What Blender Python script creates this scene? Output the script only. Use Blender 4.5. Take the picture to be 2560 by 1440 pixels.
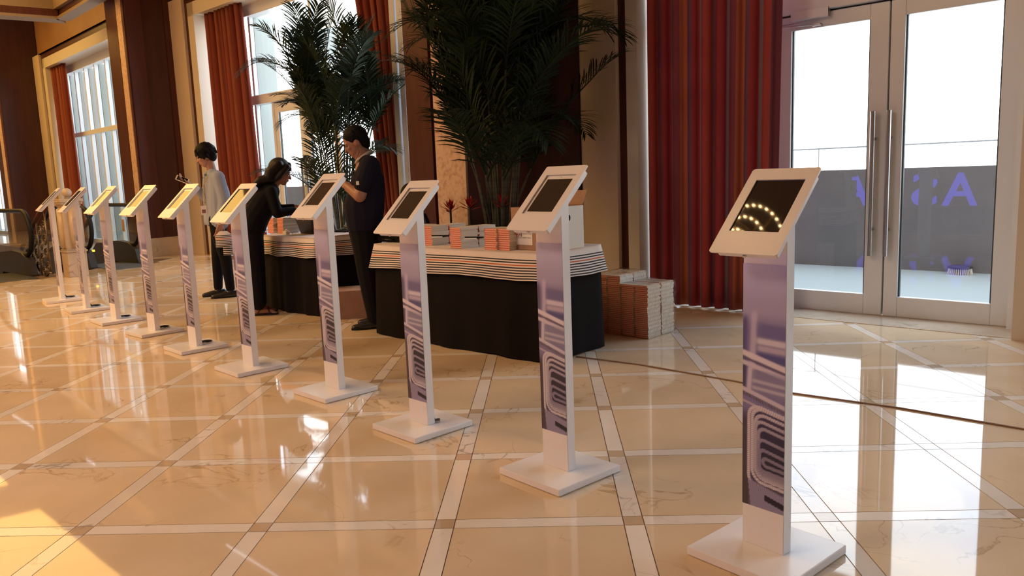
import bpy, bmesh, math, random
from math import sin, cos, pi, radians, sqrt, atan2, hypot
from mathutils import Vector, Matrix, Quaternion
random.seed(7)
for _o in list(bpy.data.objects):
    bpy.data.objects.remove(_o)
SC = bpy.context.scene
COL = SC.collection

# ------------------------------------------------------------------ camera
F_PX, PITCH, ROLL, CAM_H = 1963.6, 0.144936, -0.0383418, 1.25
_f = Vector((0, cos(PITCH), -sin(PITCH))); _r = Vector((1, 0, 0)); _u = _r.cross(_f)
CF = _f; CR = _r * cos(ROLL) + _u * sin(ROLL); CU = -_r * sin(ROLL) + _u * cos(ROLL)
CPOS = Vector((0, 0, CAM_H))
cam_data = bpy.data.cameras.new('camera')
cam_data.sensor_width = 36.0
cam_data.lens = F_PX / 2560 * 36.0
cam_data.clip_start = 0.05; cam_data.clip_end = 400
cam = bpy.data.objects.new('camera', cam_data)
COL.objects.link(cam)
_m = Matrix((CR, CU, -CF)).transposed().to_4x4(); _m.translation = CPOS
cam.matrix_world = _m
SC.camera = cam

# ------------------------------------------------------------------ world and exposure
SC.view_settings.view_transform = 'Standard'
SC.view_settings.look = 'None'
SC.view_settings.gamma = 1.0
SC.view_settings.use_curve_mapping = False
SC.view_settings.exposure = 0.36
try:
    SC.cycles.max_bounces = 10; SC.cycles.transparent_max_bounces = 24
    SC.cycles.glossy_bounces = 5; SC.cycles.diffuse_bounces = 5
    SC.cycles.caustics_reflective = False; SC.cycles.caustics_refractive = False
    SC.cycles.sample_clamp_indirect = 8.0
except Exception:
    pass
wd = bpy.data.worlds.new('sky'); SC.world = wd; wd.use_nodes = True
_nt = wd.node_tree; _nt.nodes.clear()
_o = _nt.nodes.new('ShaderNodeOutputWorld'); _b = _nt.nodes.new('ShaderNodeBackground')
_tc = _nt.nodes.new('ShaderNodeTexCoord'); _mp = _nt.nodes.new('ShaderNodeMapping')
_mp.inputs['Scale'].default_value = (1.6, 1.6, 3.4)
_ns = _nt.nodes.new('ShaderNodeTexNoise'); _ns.inputs['Scale'].default_value = 1.7
_ns.inputs['Detail'].default_value = 7; _ns.inputs['Roughness'].default_value = .55
_rp = _nt.nodes.new('ShaderNodeValToRGB')
_rp.color_ramp.elements[0].position = .46; _rp.color_ramp.elements[0].color = (.58, .76, 1.0, 1)
_rp.color_ramp.elements[1].position = .66; _rp.color_ramp.elements[1].color = (1, 1, 1, 1)
_nt.links.new(_tc.outputs['Generated'], _mp.inputs['Vector'])
_nt.links.new(_mp.outputs['Vector'], _ns.inputs['Vector'])
_nt.links.new(_ns.outputs['Fac'], _rp.inputs['Fac'])
_sz = _nt.nodes.new('ShaderNodeSeparateXYZ'); _hz = _nt.nodes.new('ShaderNodeMapRange'); _hm = _nt.nodes.new('ShaderNodeMix'); _hm.data_type = 'RGBA'
_hz.inputs['From Min'].default_value = .12; _hz.inputs['From Max'].default_value = .42; _hm.inputs['A'].default_value = (1, 1, 1, 1)      # white haze low in the sky
_nt.links.new(_tc.outputs['Generated'], _sz.inputs[0]); _nt.links.new(_sz.outputs['Z'], _hz.inputs['Value'])
_nt.links.new(_hz.outputs[0], _hm.inputs['Factor']); _nt.links.new(_rp.outputs['Color'], _hm.inputs['B'])
_nt.links.new(_hm.outputs['Result'], _b.inputs['Color'])
_b.inputs['Strength'].default_value = 4.6
_nt.links.new(_b.outputs['Background'], _o.inputs['Surface'])

# strengths of the luminous ceiling fields (built further down with the ceiling)
GLOW_HALL, GLOW_LOBBY = 2.9, 12.0

# ------------------------------------------------------------------ frames
D0 = Vector((2.981, 6.228, 0)); WV = Vector((-0.7267, 0.6870, 0)); NV = Vector((-0.6870, -0.7267, 0))
WTH = atan2(-WV.y, -WV.x)            # local x runs to the right along the window wall, local y outdoors
def wp(s, t, z=0.0): return D0 + WV * s + NV * t + Vector((0, 0, z))
def ray(x, y): return CF + CR * ((x - 1280) / F_PX) - CU * ((y - 720) / F_PX)
def gp(x, y, z=0.0):
    d = ray(x, y); return CPOS + d * ((z - CAM_H) / d.z)
def st(p): q = Vector((p.x, p.y, 0)) - D0; return q.dot(WV), q.dot(NV)

# ------------------------------------------------------------------ materials
MATS = {}
def srgb(r, g, b):
    f = lambda c: (c / 255) / 12.92 if c / 255 <= .04045 else (((c / 255) + .055) / 1.055) ** 2.4
    return (f(r), f(g), f(b), 1)
def mat(name, col, rough=.5, metal=0.0, spec=.5, coat=0.0, trans=0.0, noise=None, bump=None, emit=None, sheen=0):
    """noise=(scale,col2,lo,hi[,stretch]); bump=(scale,strength,dist)"""
    if name in MATS: return MATS[name]
    m = bpy.data.materials.new(name); m.use_nodes = True; n = m.node_tree; N = n.nodes; L = n.links
    p = N['Principled BSDF']
    p.inputs['Base Color'].default_value = col if len(col) == 4 else (*col, 1)
    p.inputs['Roughness'].default_value = rough; p.inputs['Metallic'].default_value = metal
    p.inputs['Specular IOR Level'].default_value = spec
    p.inputs['Coat Weight'].default_value = coat; p.inputs['Coat Roughness'].default_value = .05
    p.inputs['Transmission Weight'].default_value = trans
    if sheen: p.inputs['Sheen Weight'].default_value = sheen
    tc = N.new('ShaderNodeTexCoord')
    if noise:
        sc, c2, lo, hi = noise[:4]
        src = tc.outputs['Object']
        if len(noise) > 4:
            mp = N.new('ShaderNodeMapping'); mp.inputs['Scale'].default_value = noise[4]; L.new(src, mp.inputs['Vector']); src = mp.outputs['Vector']
        t = N.new('ShaderNodeTexNoise'); t.inputs['Scale'].default_value = sc; t.inputs['Detail'].default_value = 6
        r = N.new('ShaderNodeValToRGB'); r.color_ramp.elements[0].position = lo; r.color_ramp.elements[1].position = hi
        r.color_ramp.elements[0].color = col if len(col) == 4 else (*col, 1)
        r.color_ramp.elements[1].color = c2 if len(c2) == 4 else (*c2, 1)
        L.new(src, t.inputs['Vector']); L.new(t.outputs['Fac'], r.inputs['Fac']); L.new(r.outputs['Color'], p.inputs['Base Color'])
    if bump:
        t = N.new('ShaderNodeTexNoise'); t.inputs['Scale'].default_value = bump[0]; t.inputs['Detail'].default_value = 4
        b = N.new('ShaderNodeBump'); b.inputs['Strength'].default_value = bump[1]; b.inputs['Distance'].default_value = bump[2]
        L.new(tc.outputs['Object'], t.inputs['Vector']); L.new(t.outputs['Fac'], b.inputs['Height']); L.new(b.outputs['Normal'], p.inputs['Normal'])
    if emit:
        p.inputs['Emission Color'].default_value = (*emit[0], 1); p.inputs['Emission Strength'].default_value = emit[1]
    MATS[name] = m
    return m

def marble(name, c1, c2, vein, vscale, vlo, vhi, rough=.035):
    m = mat(name, c1, rough); n = m.node_tree; N = n.nodes; L = n.links; p = N['Principled BSDF']
    g = N.new('ShaderNodeNewGeometry'); oi = N.new('ShaderNodeObjectInfo')
    t1 = N.new('ShaderNodeTexNoise'); t1.inputs['Scale'].default_value = 3.2; t1.inputs['Detail'].default_value = 8
    r1 = N.new('ShaderNodeValToRGB'); r1.color_ramp.elements[0].position = .38; r1.color_ramp.elements[1].position = .66
    r1.color_ramp.elements[0].color = (*c1, 1); r1.color_ramp.elements[1].color = (*c2, 1)
    t2 = N.new('ShaderNodeTexNoise'); t2.inputs['Scale'].default_value = vscale; t2.inputs['Detail'].default_value = 9
    t2.inputs['Distortion'].default_value = 1.1
    s = N.new('ShaderNodeMath'); s.operation = 'SUBTRACT'; s.inputs[1].default_value = .5
    a = N.new('ShaderNodeMath'); a.operation = 'ABSOLUTE'
    r2 = N.new('ShaderNodeMapRange'); r2.inputs['From Min'].default_value = vlo; r2.inputs['From Max'].default_value = vhi
    r2.inputs['To Min'].default_value = 1; r2.inputs['To Max'].default_value = 0
    t3 = N.new('ShaderNodeTexNoise'); t3.inputs['Scale'].default_value = 1.9
    r3 = N.new('ShaderNodeMapRange'); r3.inputs['From Min'].default_value = .5; r3.inputs['From Max'].default_value = .62
    mu = N.new('ShaderNodeMath'); mu.operation = 'MULTIPLY'
    mx = N.new('ShaderNodeMix'); mx.data_type = 'RGBA'; mx.inputs['B'].default_value = (*vein, 1)
    for t in (t1, t2, t3): L.new(g.outputs['Position'], t.inputs['Vector'])
    L.new(t1.outputs['Fac'], r1.inputs['Fac']); L.new(t2.outputs['Fac'], s.inputs[0]); L.new(s.outputs[0], a.inputs[0])
    L.new(a.outputs[0], r2.inputs['Value']); L.new(t3.outputs['Fac'], r3.inputs['Value'])
    L.new(r2.outputs[0], mu.inputs[0]); L.new(r3.outputs[0], mu.inputs[1])
    L.new(r1.outputs['Color'], mx.inputs['A']); L.new(mu.outputs[0], mx.inputs['Factor'])
    hs = N.new('ShaderNodeHueSaturation'); mr = N.new('ShaderNodeMapRange')
    mr.inputs['To Min'].default_value = .93; mr.inputs['To Max'].default_value = 1.07
    L.new(oi.outputs['Random'], mr.inputs['Value']); L.new(mr.outputs[0], hs.inputs['Value'])
    L.new(mx.outputs['Result'], hs.inputs['Color']); L.new(hs.outputs['Color'], p.inputs['Base Color'])
    # a very slight waviness of the polish
    tb = N.new('ShaderNodeTexNoise'); tb.inputs['Scale'].default_value = 2.2; tb.inputs['Detail'].default_value = 1
    b = N.new('ShaderNodeBump'); b.inputs['Strength'].default_value = .05; b.inputs['Distance'].default_value = .004
    L.new(g.outputs['Position'], tb.inputs['Vector']); L.new(tb.outputs['Fac'], b.inputs['Height']); L.new(b.outputs['Normal'], p.inputs['Normal'])
    return m

M_TILE = marble('cream_marble', (.72, .565, .385), (.67, .52, .345), (.48, .34, .20), 2.3, .0, .012)
M_STRIP = marble('white_marble', (.80, .73, .64), (.75, .67, .58), (.38, .34, .31), 3.1, .0, .016)
M_SQUARE = marble('tan_marble', (.56, .42, .28), (.51, .38, .25), (.30, .2, .12), 2.6, .0, .01)
M_GROUT = mat('dark_grout', (.16, .10, .06), .5)
M_THRESH = marble('threshold_marble', (.58, .50, .40), (.46, .38, .29), (.28, .22, .17), 4.0, .0, .03, .08)
M_WHITE = mat('white_lacquer', (.80, .78, .78), .22, bump=(60, .02, .001))
M_WHITE_EDGE = mat('white_lacquer_edge', (.70, .66, .64), .4, noise=(40, (.55, .5, .48), .6, .7))
M_BLACKGL = mat('black_glass', (.006, .006, .008), .03, spec=.6)
M_SCREENW = mat('dark_screen', (.010, .009, .008), .04, spec=.6)
M_BEZELW = mat('white_bezel', (.78, .76, .74), .12)
M_BLACKPL = mat('black_plastic', (.012, .012, .014), .35)
M_STEEL = mat('brushed_steel', (.42, .44, .47), .28, 1.0)
M_CHROME = mat('chrome', (.7, .7, .72), .12, 1.0)
M_ALU = mat('white_powder_coat', (.70, .74, .78), .38)
M_ALU_G = mat('grey_seal', (.05, .07, .075), .5)
M_CREAM = mat('cream_paint', (.60, .49, .38), .55, bump=(200, .03, .001))
M_CREAM2 = mat('cream_reveal', (.62, .56, .46), .55)
M_CORN = mat('cornice_paint', (.22, .15, .095), .55)
M_FIN = mat('pale_green_fin', (.33, .37, .345), .4)
M_TANP = mat('tan_panel', (.36, .19, .085), .45, noise=(1.2, (.30, .15, .065), .4, .65))
M_WOOD = mat('dark_mahogany', (.055, .017, .012), .28, spec=.4, noise=(2.4, (.036, .011, .009), .35, .7, (6, 6, .5)))
M_WOODB = mat('brown_mahogany', (.080, .024, .015), .36, spec=.3, noise=(2.6, (.058, .017, .012), .35, .7, (6, 6, .5)))
M_ONYX = mat('speckled_onyx', (.66, .47, .34), .35, noise=(26, (.48, .29, .20), .45, .68))
M_BASEM = marble('base_marble', (.50, .40, .29), (.42, .33, .235), (.2, .13, .09), 2.6, .0, .02, .3)
M_BLACKC = mat('black_cloth', (.008, .006, .006), .9, spec=.15, bump=(90, .1, .001))
M_CARD = mat('cardboard', (.40, .235, .15), .75, noise=(9, (.35, .20, .125), .4, .7))
M_CARDW = mat('white_carton', (.66, .62, .55), .6)
M_PAPER = mat('label_paper', (.80, .77, .74), .6)
M_INKR = mat('red_ink', (.55, .035, .03), .5)
M_INKK = mat('black_ink', (.015, .015, .018), .5)
M_COVERR = mat('red_cover', (.50, .055, .025), .45)
M_COVERC = mat('cream_cover', (.74, .68, .58), .4)
M_PAGEP = mat('salmon_pages', (.80, .40, .28), .7)
M_PAGEC = mat('cream_pages', (.72, .65, .53), .75, noise=(1.0, (.60, .52, .41), .42, .6, (2, 2, 900)))
M_SKIN = mat('warm_skin', (.42, .215, .135), .48)
M_SKIND = mat('tan_skin', (.33, .155, .095), .48)
M_HAIR = mat('black_hair', (.005, .004, .004), .6, spec=.12, bump=(160, .25, .003))
M_HAIRB = mat('dark_brown_hair', (.012, .007, .005), .5, spec=.25, bump=(130, .35, .004))
M_SHIRT = mat('pale_blue_cotton', (.27, .31, .39), .8, bump=(38, .12, .006))
M_NAVY = mat('navy_knit', (.010, .009, .020), .85, spec=.15, bump=(38, .1, .005))
M_COLLAR = mat('pale_collar', (.50, .42, .36), .75)
M_TROU = mat('black_twill', (.006, .0055, .008), .85, spec=.15, bump=(30, .12, .006))
M_BLOUSE = mat('black_jersey', (.005, .0045, .006), .85, spec=.15, bump=(30, .12, .006))
M_SHOE = mat('black_leather', (.012, .011, .012), .32)
M_EYE = mat('dark_eye', (.01, .008, .007), .15)
M_LIP = mat('lip', (.30, .10, .08), .5)
M_LEAF = mat('palm_leaf', (.014, .030, .010), .55, spec=.2, noise=(3, (.007, .016, .006), .35, .7))
M_LEAF2 = mat('broad_leaf', (.012, .030, .012), .4, spec=.3, noise=(3, (.020, .042, .018), .4, .7))
M_LEAFV = mat('variegated_leaf', (.05, .10, .03), .4, noise=(5, (.26, .26, .09), .45, .55, (1, 9, 1)))
M_CANE = mat('palm_cane', (.060, .058, .028), .5, noise=(1, (.030, .024, .014), .45, .6, (.3, .3, 22)))
M_BROM = mat('red_bract', (.42, .018, .018), .4)
M_SOIL = mat('dark_soil', (.02, .013, .008), .95, bump=(50, .8, .02))
M_RUBBER = mat('black_rubber', (.008, .008, .009), .55, spec=.25)
M_ESCD = mat('dark_skirt_metal', (.035, .028, .024), .4, .2)
M_PLATE = mat('ribbed_steel', (.16, .16, .155), .35, .8)
M_ORNA = mat('aged_silver', (.20, .16, .125), .34, .85, noise=(9, (.09, .07, .05), .4, .65))
M_TERR = mat('terrace_stone', (.33, .35, .335), .3)
M_PARA = mat('terrace_parapet', (.14, .122, .122), .5, noise=(3, (.155, .137, .134), .4, .65))
M_AMBER = mat('amber_lamp', (.9, .5, .05), .4, emit=((1, .42, .02), 2.5))
M_GREEN = mat('green_lamp', (.1, .8, .2), .4, emit=((.08, 1, .2), 3.0))
M_BLUE = mat('blue_letter', (.1, .1, .8), .4, emit=((.12, .10, 1.0), 5.0))
M_CEIL = mat('ceiling_paint', (.42, .28, .16), .7)
M_BACKW = mat('lobby_wall', (.22, .135, .085), .6, noise=(1.0, (.17, .10, .06), .4, .7))
M_GOLD = mat('gold_trim', (.55, .32, .10), .3, .9)
M_HALL = mat('glowing_gold_ceiling', (.8, .5, .2), .6, emit=((1.0, .58, .14), GLOW_HALL))
M_LOBBY = mat('glowing_warm_diffuser', (.9, .7, .45), .6, emit=((1.0, .58, .22), GLOW_LOBBY))
M_LOBBYW = mat('glowing_soft_white_diffuser', (.9, .8, .7), .6, emit=((1.0, .76, .54), GLOW_LOBBY))
M_WIRE = mat('brown_cable', (.24, .155, .11), .5)

def glassmat(name, tint=(.93, .97, .96), ior=1.5, boost=1.0, rough=0.0):
    m = bpy.data.materials.new(name); m.use_nodes = True; n = m.node_tree; N = n.nodes; L = n.links
    N.remove(N['Principled BSDF']); out = N['Material Output']
    fr = N.new('ShaderNodeFresnel'); ge = N.new('ShaderNodeNewGeometry'); io = N.new('ShaderNodeMapRange')
    io.inputs['To Min'].default_value = ior; io.inputs['To Max'].default_value = 1 / ior
    L.new(ge.outputs['Backfacing'], io.inputs['Value']); L.new(io.outputs[0], fr.inputs['IOR'])      # same pane seen from either side
    mu = N.new('ShaderNodeMath'); mu.operation = 'MULTIPLY'; mu.inputs[1].default_value = boost; mu.use_clamp = True
    tr = N.new('ShaderNodeBsdfTransparent'); tr.inputs['Color'].default_value = (*tint, 1)
    gl = N.new('ShaderNodeBsdfGlossy'); gl.inputs['Roughness'].default_value = rough
    mx = N.new('ShaderNodeMixShader')
    L.new(fr.outputs[0], mu.inputs[0]); L.new(mu.outputs[0], mx.inputs[0]); L.new(tr.outputs[0], mx.inputs[1]); L.new(gl.outputs[0], mx.inputs[2])
    L.new(mx.outputs[0], out.inputs['Surface'])
    return m
M_GLASS = glassmat('window_glass', boost=1.5)
M_BGLASS = glassmat('balustrade_glass', (.86, .90, .88))
def wrapmat():
    m = glassmat('plastic_wrap', (.97, .96, .95), 1.4, 1.1, .10); n = m.node_tree
    tc = n.nodes.new('ShaderNodeTexCoord'); t = n.nodes.new('ShaderNodeTexNoise'); t.inputs['Scale'].default_value = 14; t.inputs['Detail'].default_value = 5; t.inputs['Distortion'].default_value = 2
    b = n.nodes.new('ShaderNodeBump'); b.inputs['Strength'].default_value = .45; b.inputs['Distance'].default_value = .02
    n.links.new(tc.outputs['Object'], t.inputs['Vector']); n.links.new(t.outputs['Fac'], b.inputs['Height'])
    for k in n.nodes:
        if k.type in ('BSDF_GLOSSY', 'FRESNEL'): n.links.new(b.outputs['Normal'], k.inputs['Normal'])
    return m
M_WRAP = wrapmat()

def curtainmat(name, stops, transl=.25):
    """stops: list of (position, colour) repeated along u (uv x runs in repeats)"""
    m = mat(name, (.3, .05, .03), .85); n = m.node_tree; N = n.nodes; L = n.links; p = N['Principled BSDF']
    uv = N.new('ShaderNodeUVMap'); sx = N.new('ShaderNodeSeparateXYZ'); fr = N.new('ShaderNodeMath'); fr.operation = 'FRACT'
    r = N.new('ShaderNodeValToRGB'); r.color_ramp.interpolation = 'CONSTANT'
    el = r.color_ramp.elements
    while len(el) < len(stops): el.new(.5)
    for e, (a, c) in zip(el, stops): e.position = a; e.color = (*c, 1)
    L.new(uv.outputs[0], sx.inputs[0]); L.new(sx.outputs['X'], fr.inputs[0]); L.new(fr.outputs[0], r.inputs['Fac'])
    L.new(r.outputs['Color'], p.inputs['Base Color']); p.inputs['Specular IOR Level'].default_value = .2
    tl = N.new('ShaderNodeBsdfTranslucent'); mx = N.new('ShaderNodeMixShader'); mx.inputs[0].default_value = transl
    L.new(r.outputs['Color'], tl.inputs['Color']); L.new(p.outputs[0], mx.inputs[1]); L.new(tl.outputs[0], mx.inputs[2])
    L.new(mx.outputs[0], N['Material Output'].inputs['Surface'])
    return m
M_CURT = curtainmat('striped_silk', [(0, (.42, .085, .075)), (.16, (.22, .070, .095)), (.30, (.36, .060, .072)), (.42, (.24, .18, .20)), (.46, (.27, .075, .095)),
                                    (.60, (.46, .15, .090)), (.72, (.21, .10, .15)), (.84, (.37, .062, .072)), (.95, (.26, .19, .21))], .30)
M_CURT2 = curtainmat('terracotta_silk', [(0, (.27, .070, .042)), (.3, (.20, .042, .028)), (.55, (.30, .088, .05)), (.8, (.18, .034, .024))], .22)

def stripemat():
    """white cloth whose hanging border carries black and one orange woven stripes (uv y = distance down the drop)"""
    m = mat('striped_cotton', (.74, .66, .60), .8); n = m.node_tree; N = n.nodes; L = n.links; p = N['Principled BSDF']
    uv = N.new('ShaderNodeUVMap'); sx = N.new('ShaderNodeSeparateXYZ')
    r = N.new('ShaderNodeValToRGB'); r.color_ramp.interpolation = 'CONSTANT'
    W_, K_, O_ = (.74, .66, .61), (.016, .013, .016), (.55, .12, .035)
    drop = [(0, W_)]
    y0 = .27
    for i in range(8):
        a = y0 + i * .092
        drop.append((a, O_ if i == 2 else K_)); drop.append((a + .044, W_))
    el = r.color_ramp.elements
    while len(el) < len(drop): el.new(.5)
    for e, (a, c) in zip(el, drop): e.position = min(a, 1); e.color = (*c, 1)
    L.new(uv.outputs[0], sx.inputs[0]); L.new(sx.outputs['Y'], r.inputs['Fac']); L.new(r.outputs['Color'], p.inputs['Base Color'])
    return m
M_CLOTH = stripemat()

def vcolmat(name, rough):
    m = mat(name, (.5, .5, .5), rough); n = m.node_tree
    a = n.nodes.new('ShaderNodeVertexColor'); a.layer_name = 'print'
    n.links.new(a.outputs['Color'], n.nodes['Principled BSDF'].inputs['Base Color'])
    return m
M_PRINT = vcolmat('printed_vinyl', .28)

# ------------------------------------------------------------------ object helpers
def tag(o, label=None, cat=None, group=None, kind=None):
    if label: o['label'] = label
    if cat: o['category'] = cat
    if group: o['group'] = group
    if kind: o['kind'] = kind
    return o
def mesh_of(bm, name='mesh', smooth=False):
    me = bpy.data.meshes.new(name); bm.normal_update(); bm.to_mesh(me); bm.free()
    if smooth:
        for p in me.polygons: p.use_smooth = True
    return me
def link(name, me, m=None, parent=None, loc=None, rot=None):
    o = bpy.data.objects.new(name, me); COL.objects.link(o)
    if m is not None and me is not None:
        ms = m if isinstance(m, (list, tuple)) else [m]
        if len(me.materials) == 0:
            for k in ms: me.materials.append(k)
    if parent is not None: o.parent = parent
    if loc is not None: o.location = loc
    if rot is not None: o.rotation_euler = (0, 0, rot) if isinstance(rot, (int, float)) else rot
    return o
def part(name, bm, m, parent=None, loc=None, rot=None, smooth=False):
    return link(name, mesh_of(bm, name, smooth), m, parent, loc, rot)
def thing(name, label, cat, loc=(0, 0, 0), rot=0, group=None, kind=None):
    o = bpy.data.objects.new(name, None); COL.objects.link(o); o.empty_display_size = .1
    o.location = loc; o.rotation_euler = (0, 0, rot)
    return tag(o, label, cat, group, kind)
def copy_tree(o, parent=None):
    c = o.copy(); COL.objects.link(c)
    if parent is not None: c.parent = parent
    for ch in list(o.children): copy_tree(ch, c)
    return c
def B(): return bmesh.new()
def box(bm, x0, x1, y0, y1, z0, z1, bev=0.0, mi=0):
    if x0 > x1: x0, x1 = x1, x0
    if y0 > y1: y0, y1 = y1, y0
    if z0 > z1: z0, z1 = z1, z0
    vs = [bm.verts.new(v) for v in ((x0, y0, z0), (x1, y0, z0), (x1, y1, z0), (x0, y1, z0), (x0, y0, z1), (x1, y0, z1), (x1, y1, z1), (x0, y1, z1))]
    fs = [bm.faces.new([vs[i] for i in q]) for q in ((3, 2, 1, 0), (4, 5, 6, 7), (0, 1, 5, 4), (1, 2, 6, 5), (2, 3, 7, 6), (3, 0, 4, 7))]
    for f in fs: f.material_index = mi
    if bev > 0:
        es = list({e for f in fs for e in f.edges})
        bmesh.ops.bevel(bm, geom=es, offset=bev, segments=2, affect='EDGES', profile=.6)
    return bm
def prism(bm, pts, z0, z1, mi=0):
    """vertical prism from plan points"""
    a = [bm.verts.new((p[0], p[1], z0)) for p in pts]; b = [bm.verts.new((p[0], p[1], z1)) for p in pts]
    n = len(pts); fs = [bm.faces.new(a[::-1]), bm.faces.new(b)]
    for i in range(n): fs.append(bm.faces.new((a[i], a[(i + 1) % n], b[(i + 1) % n], b[i])))
    for f in fs: f.material_index = mi
    bmesh.ops.recalc_face_normals(bm, faces=fs)
    return bm
def frame_of(d):
    d = Vector(d).normalized(); a = Vector((0, 0, 1)) if abs(d.z) < .9 else Vector((1, 0, 0))
    x = d.cross(a).normalized(); y = d.cross(x).normalized(); return x, y
def tube(bm, pts, r, seg=8, closed=False, cap=True):
    pts = [Vector(p) for p in pts]; n = len(pts)
    rs = r if isinstance(r, (list, tuple)) else [r] * n
    rings = []; px = None
    for i, p in enumerate(pts):
        if closed: d = pts[(i + 1) % n] - pts[(i - 1) % n]
        else: d = pts[min(i + 1, n - 1)] - pts[max(i - 1, 0)]
        if d.length < 1e-9: d = Vector((0, 0, 1))
        d.normalize()
        if px is None: x, y = frame_of(d)
        else:
            x = (px - d * px.dot(d))
            x = x.normalized() if x.length > 1e-6 else frame_of(d)[0]
            y = d.cross(x)
        px = x
        rings.append([bm.verts.new(p + (x * cos(2 * pi * k / seg) + y * sin(2 * pi * k / seg)) * rs[i]) for k in range(seg)])
    m = n if closed else n - 1
    for i in range(m):
        a, b = rings[i], rings[(i + 1) % n]
        for k in range(seg): bm.faces.new((a[k], a[(k + 1) % seg], b[(k + 1) % seg], b[k]))
    if cap and not closed:
        bm.faces.new(rings[0][::-1]); bm.faces.new(rings[-1])
    return bm
def lathe(bm, prof, seg=20, cx=0, cy=0):
    rings = [[bm.verts.new((cx + r * cos(2 * pi * k / seg), cy + r * sin(2 * pi * k / seg), z)) for k in range(seg)] for r, z in prof]
    for a, b in zip(rings, rings[1:]):
        for k in range(seg): bm.faces.new((a[k], a[(k + 1) % seg], b[(k + 1) % seg], b[k]))
    bm.faces.new(rings[0][::-1]); bm.faces.new(rings[-1])
    return bm
def ell(bm, c, r, rot=None, sub=3):
    M = Matrix.Translation(Vector(c)) @ (rot.to_matrix().to_4x4() if rot is not None else Matrix.Identity(4)) @ Matrix.Diagonal((*(r if isinstance(r, (tuple, list)) else (r, r, r)), 1))
    bmesh.ops.create_icosphere(bm, subdivisions=sub, radius=1, matrix=M); return bm
def capsule(bm, p0, p1, r0, r1, seg=12):
    p0, p1 = Vector(p0), Vector(p1); d = (p1 - p0)
    if d.length < 1e-6: return ell(bm, p0, r0)
    d.normalize(); pts = []; rs = []
    for a in (-80, -60, -30): pts.append(p0 + d * r0 * sin(radians(a))); rs.append(r0 * cos(radians(a)))
    for k in range(5): f = k / 4; pts.append(p0.lerp(p1, f)); rs.append(r0 + (r1 - r0) * f)
    for a in (30, 60, 80): pts.append(p1 + d * r1 * sin(radians(a))); rs.append(r1 * cos(radians(a)))
    return tube(bm, pts, rs, seg)
def chain(bm, pts, rs):
    for i in range(len(pts) - 1): capsule(bm, pts[i], pts[i + 1], rs[i], rs[i + 1])
    return bm
def remesh(bm, voxel, it=4):
    me = mesh_of(bm, 'tmp'); o = bpy.data.objects.new('tmp', me); COL.objects.link(o)
    m = o.modifiers.new('r', 'REMESH'); m.mode = 'VOXEL'; m.voxel_size = voxel
    if it:
        s = o.modifiers.new('s', 'SMOOTH'); s.iterations = it; s.factor = .5
    dg = bpy.context.evaluated_depsgraph_get(); dg.update()
    r = bpy.data.meshes.new_from_object(o.evaluated_get(dg))
    bpy.data.objects.remove(o); bpy.data.meshes.remove(me)
    for p in r.polygons: p.use_smooth = True
    return r
def text_mesh(body, size, extrude=0.0, bold=0.0):
    cu = bpy.data.curves.new('txt', 'FONT'); cu.body = body; cu.size = size; cu.extrude = extrude; cu.offset = bold
    cu.align_x = 'LEFT'; o = bpy.data.objects.new('txt', cu); COL.objects.link(o)
    dg = bpy.context.evaluated_depsgraph_get(); dg.update()
    me = bpy.data.meshes.new_from_object(o.evaluated_get(dg)); bpy.data.objects.remove(o); return me
def sheet(bm, grid, uvs=None):
    """grid[i][j] of points; uvs the same"""
    V = [[bm.verts.new(p) for p in row] for row in grid]
    uvl = bm.loops.layers.uv.verify() if uvs else None
    for i in range(len(V) - 1):
        for j in range(len(V[0]) - 1):
            f = bm.faces.new((V[i][j], V[i + 1][j], V[i + 1][j + 1], V[i][j + 1])); f.smooth = True
            if uvs:
                for lp, (a, b) in zip(f.loops, ((i, j), (i + 1, j), (i + 1, j + 1), (i, j + 1))): lp[uvl].uv = uvs[a][b]
    return bm
def WS(s0, s1): return (-s1, -s0)       # wall s range -> local x range
WALLF = dict(loc=(D0.x, D0.y, 0), rot=WTH)
def wbox(bm, s0, s1, t0, t1, z0, z1, bev=0.0, mi=0): return box(bm, -s0, -s1, -t0, -t1, z0, z1, bev, mi)
def wpart(name, bm, m, parent=None, smooth=False):
    if parent is not None: return part(name, bm, m, parent, smooth=smooth)
    return part(name, bm, m, None, smooth=smooth, **WALLF)
def wthing(name, label, cat, s=0, t=0, z=0, rot=0, group=None, kind=None):
    p = wp(s, t, z); return thing(name, label, cat, p, WTH + rot, group, kind)

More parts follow.
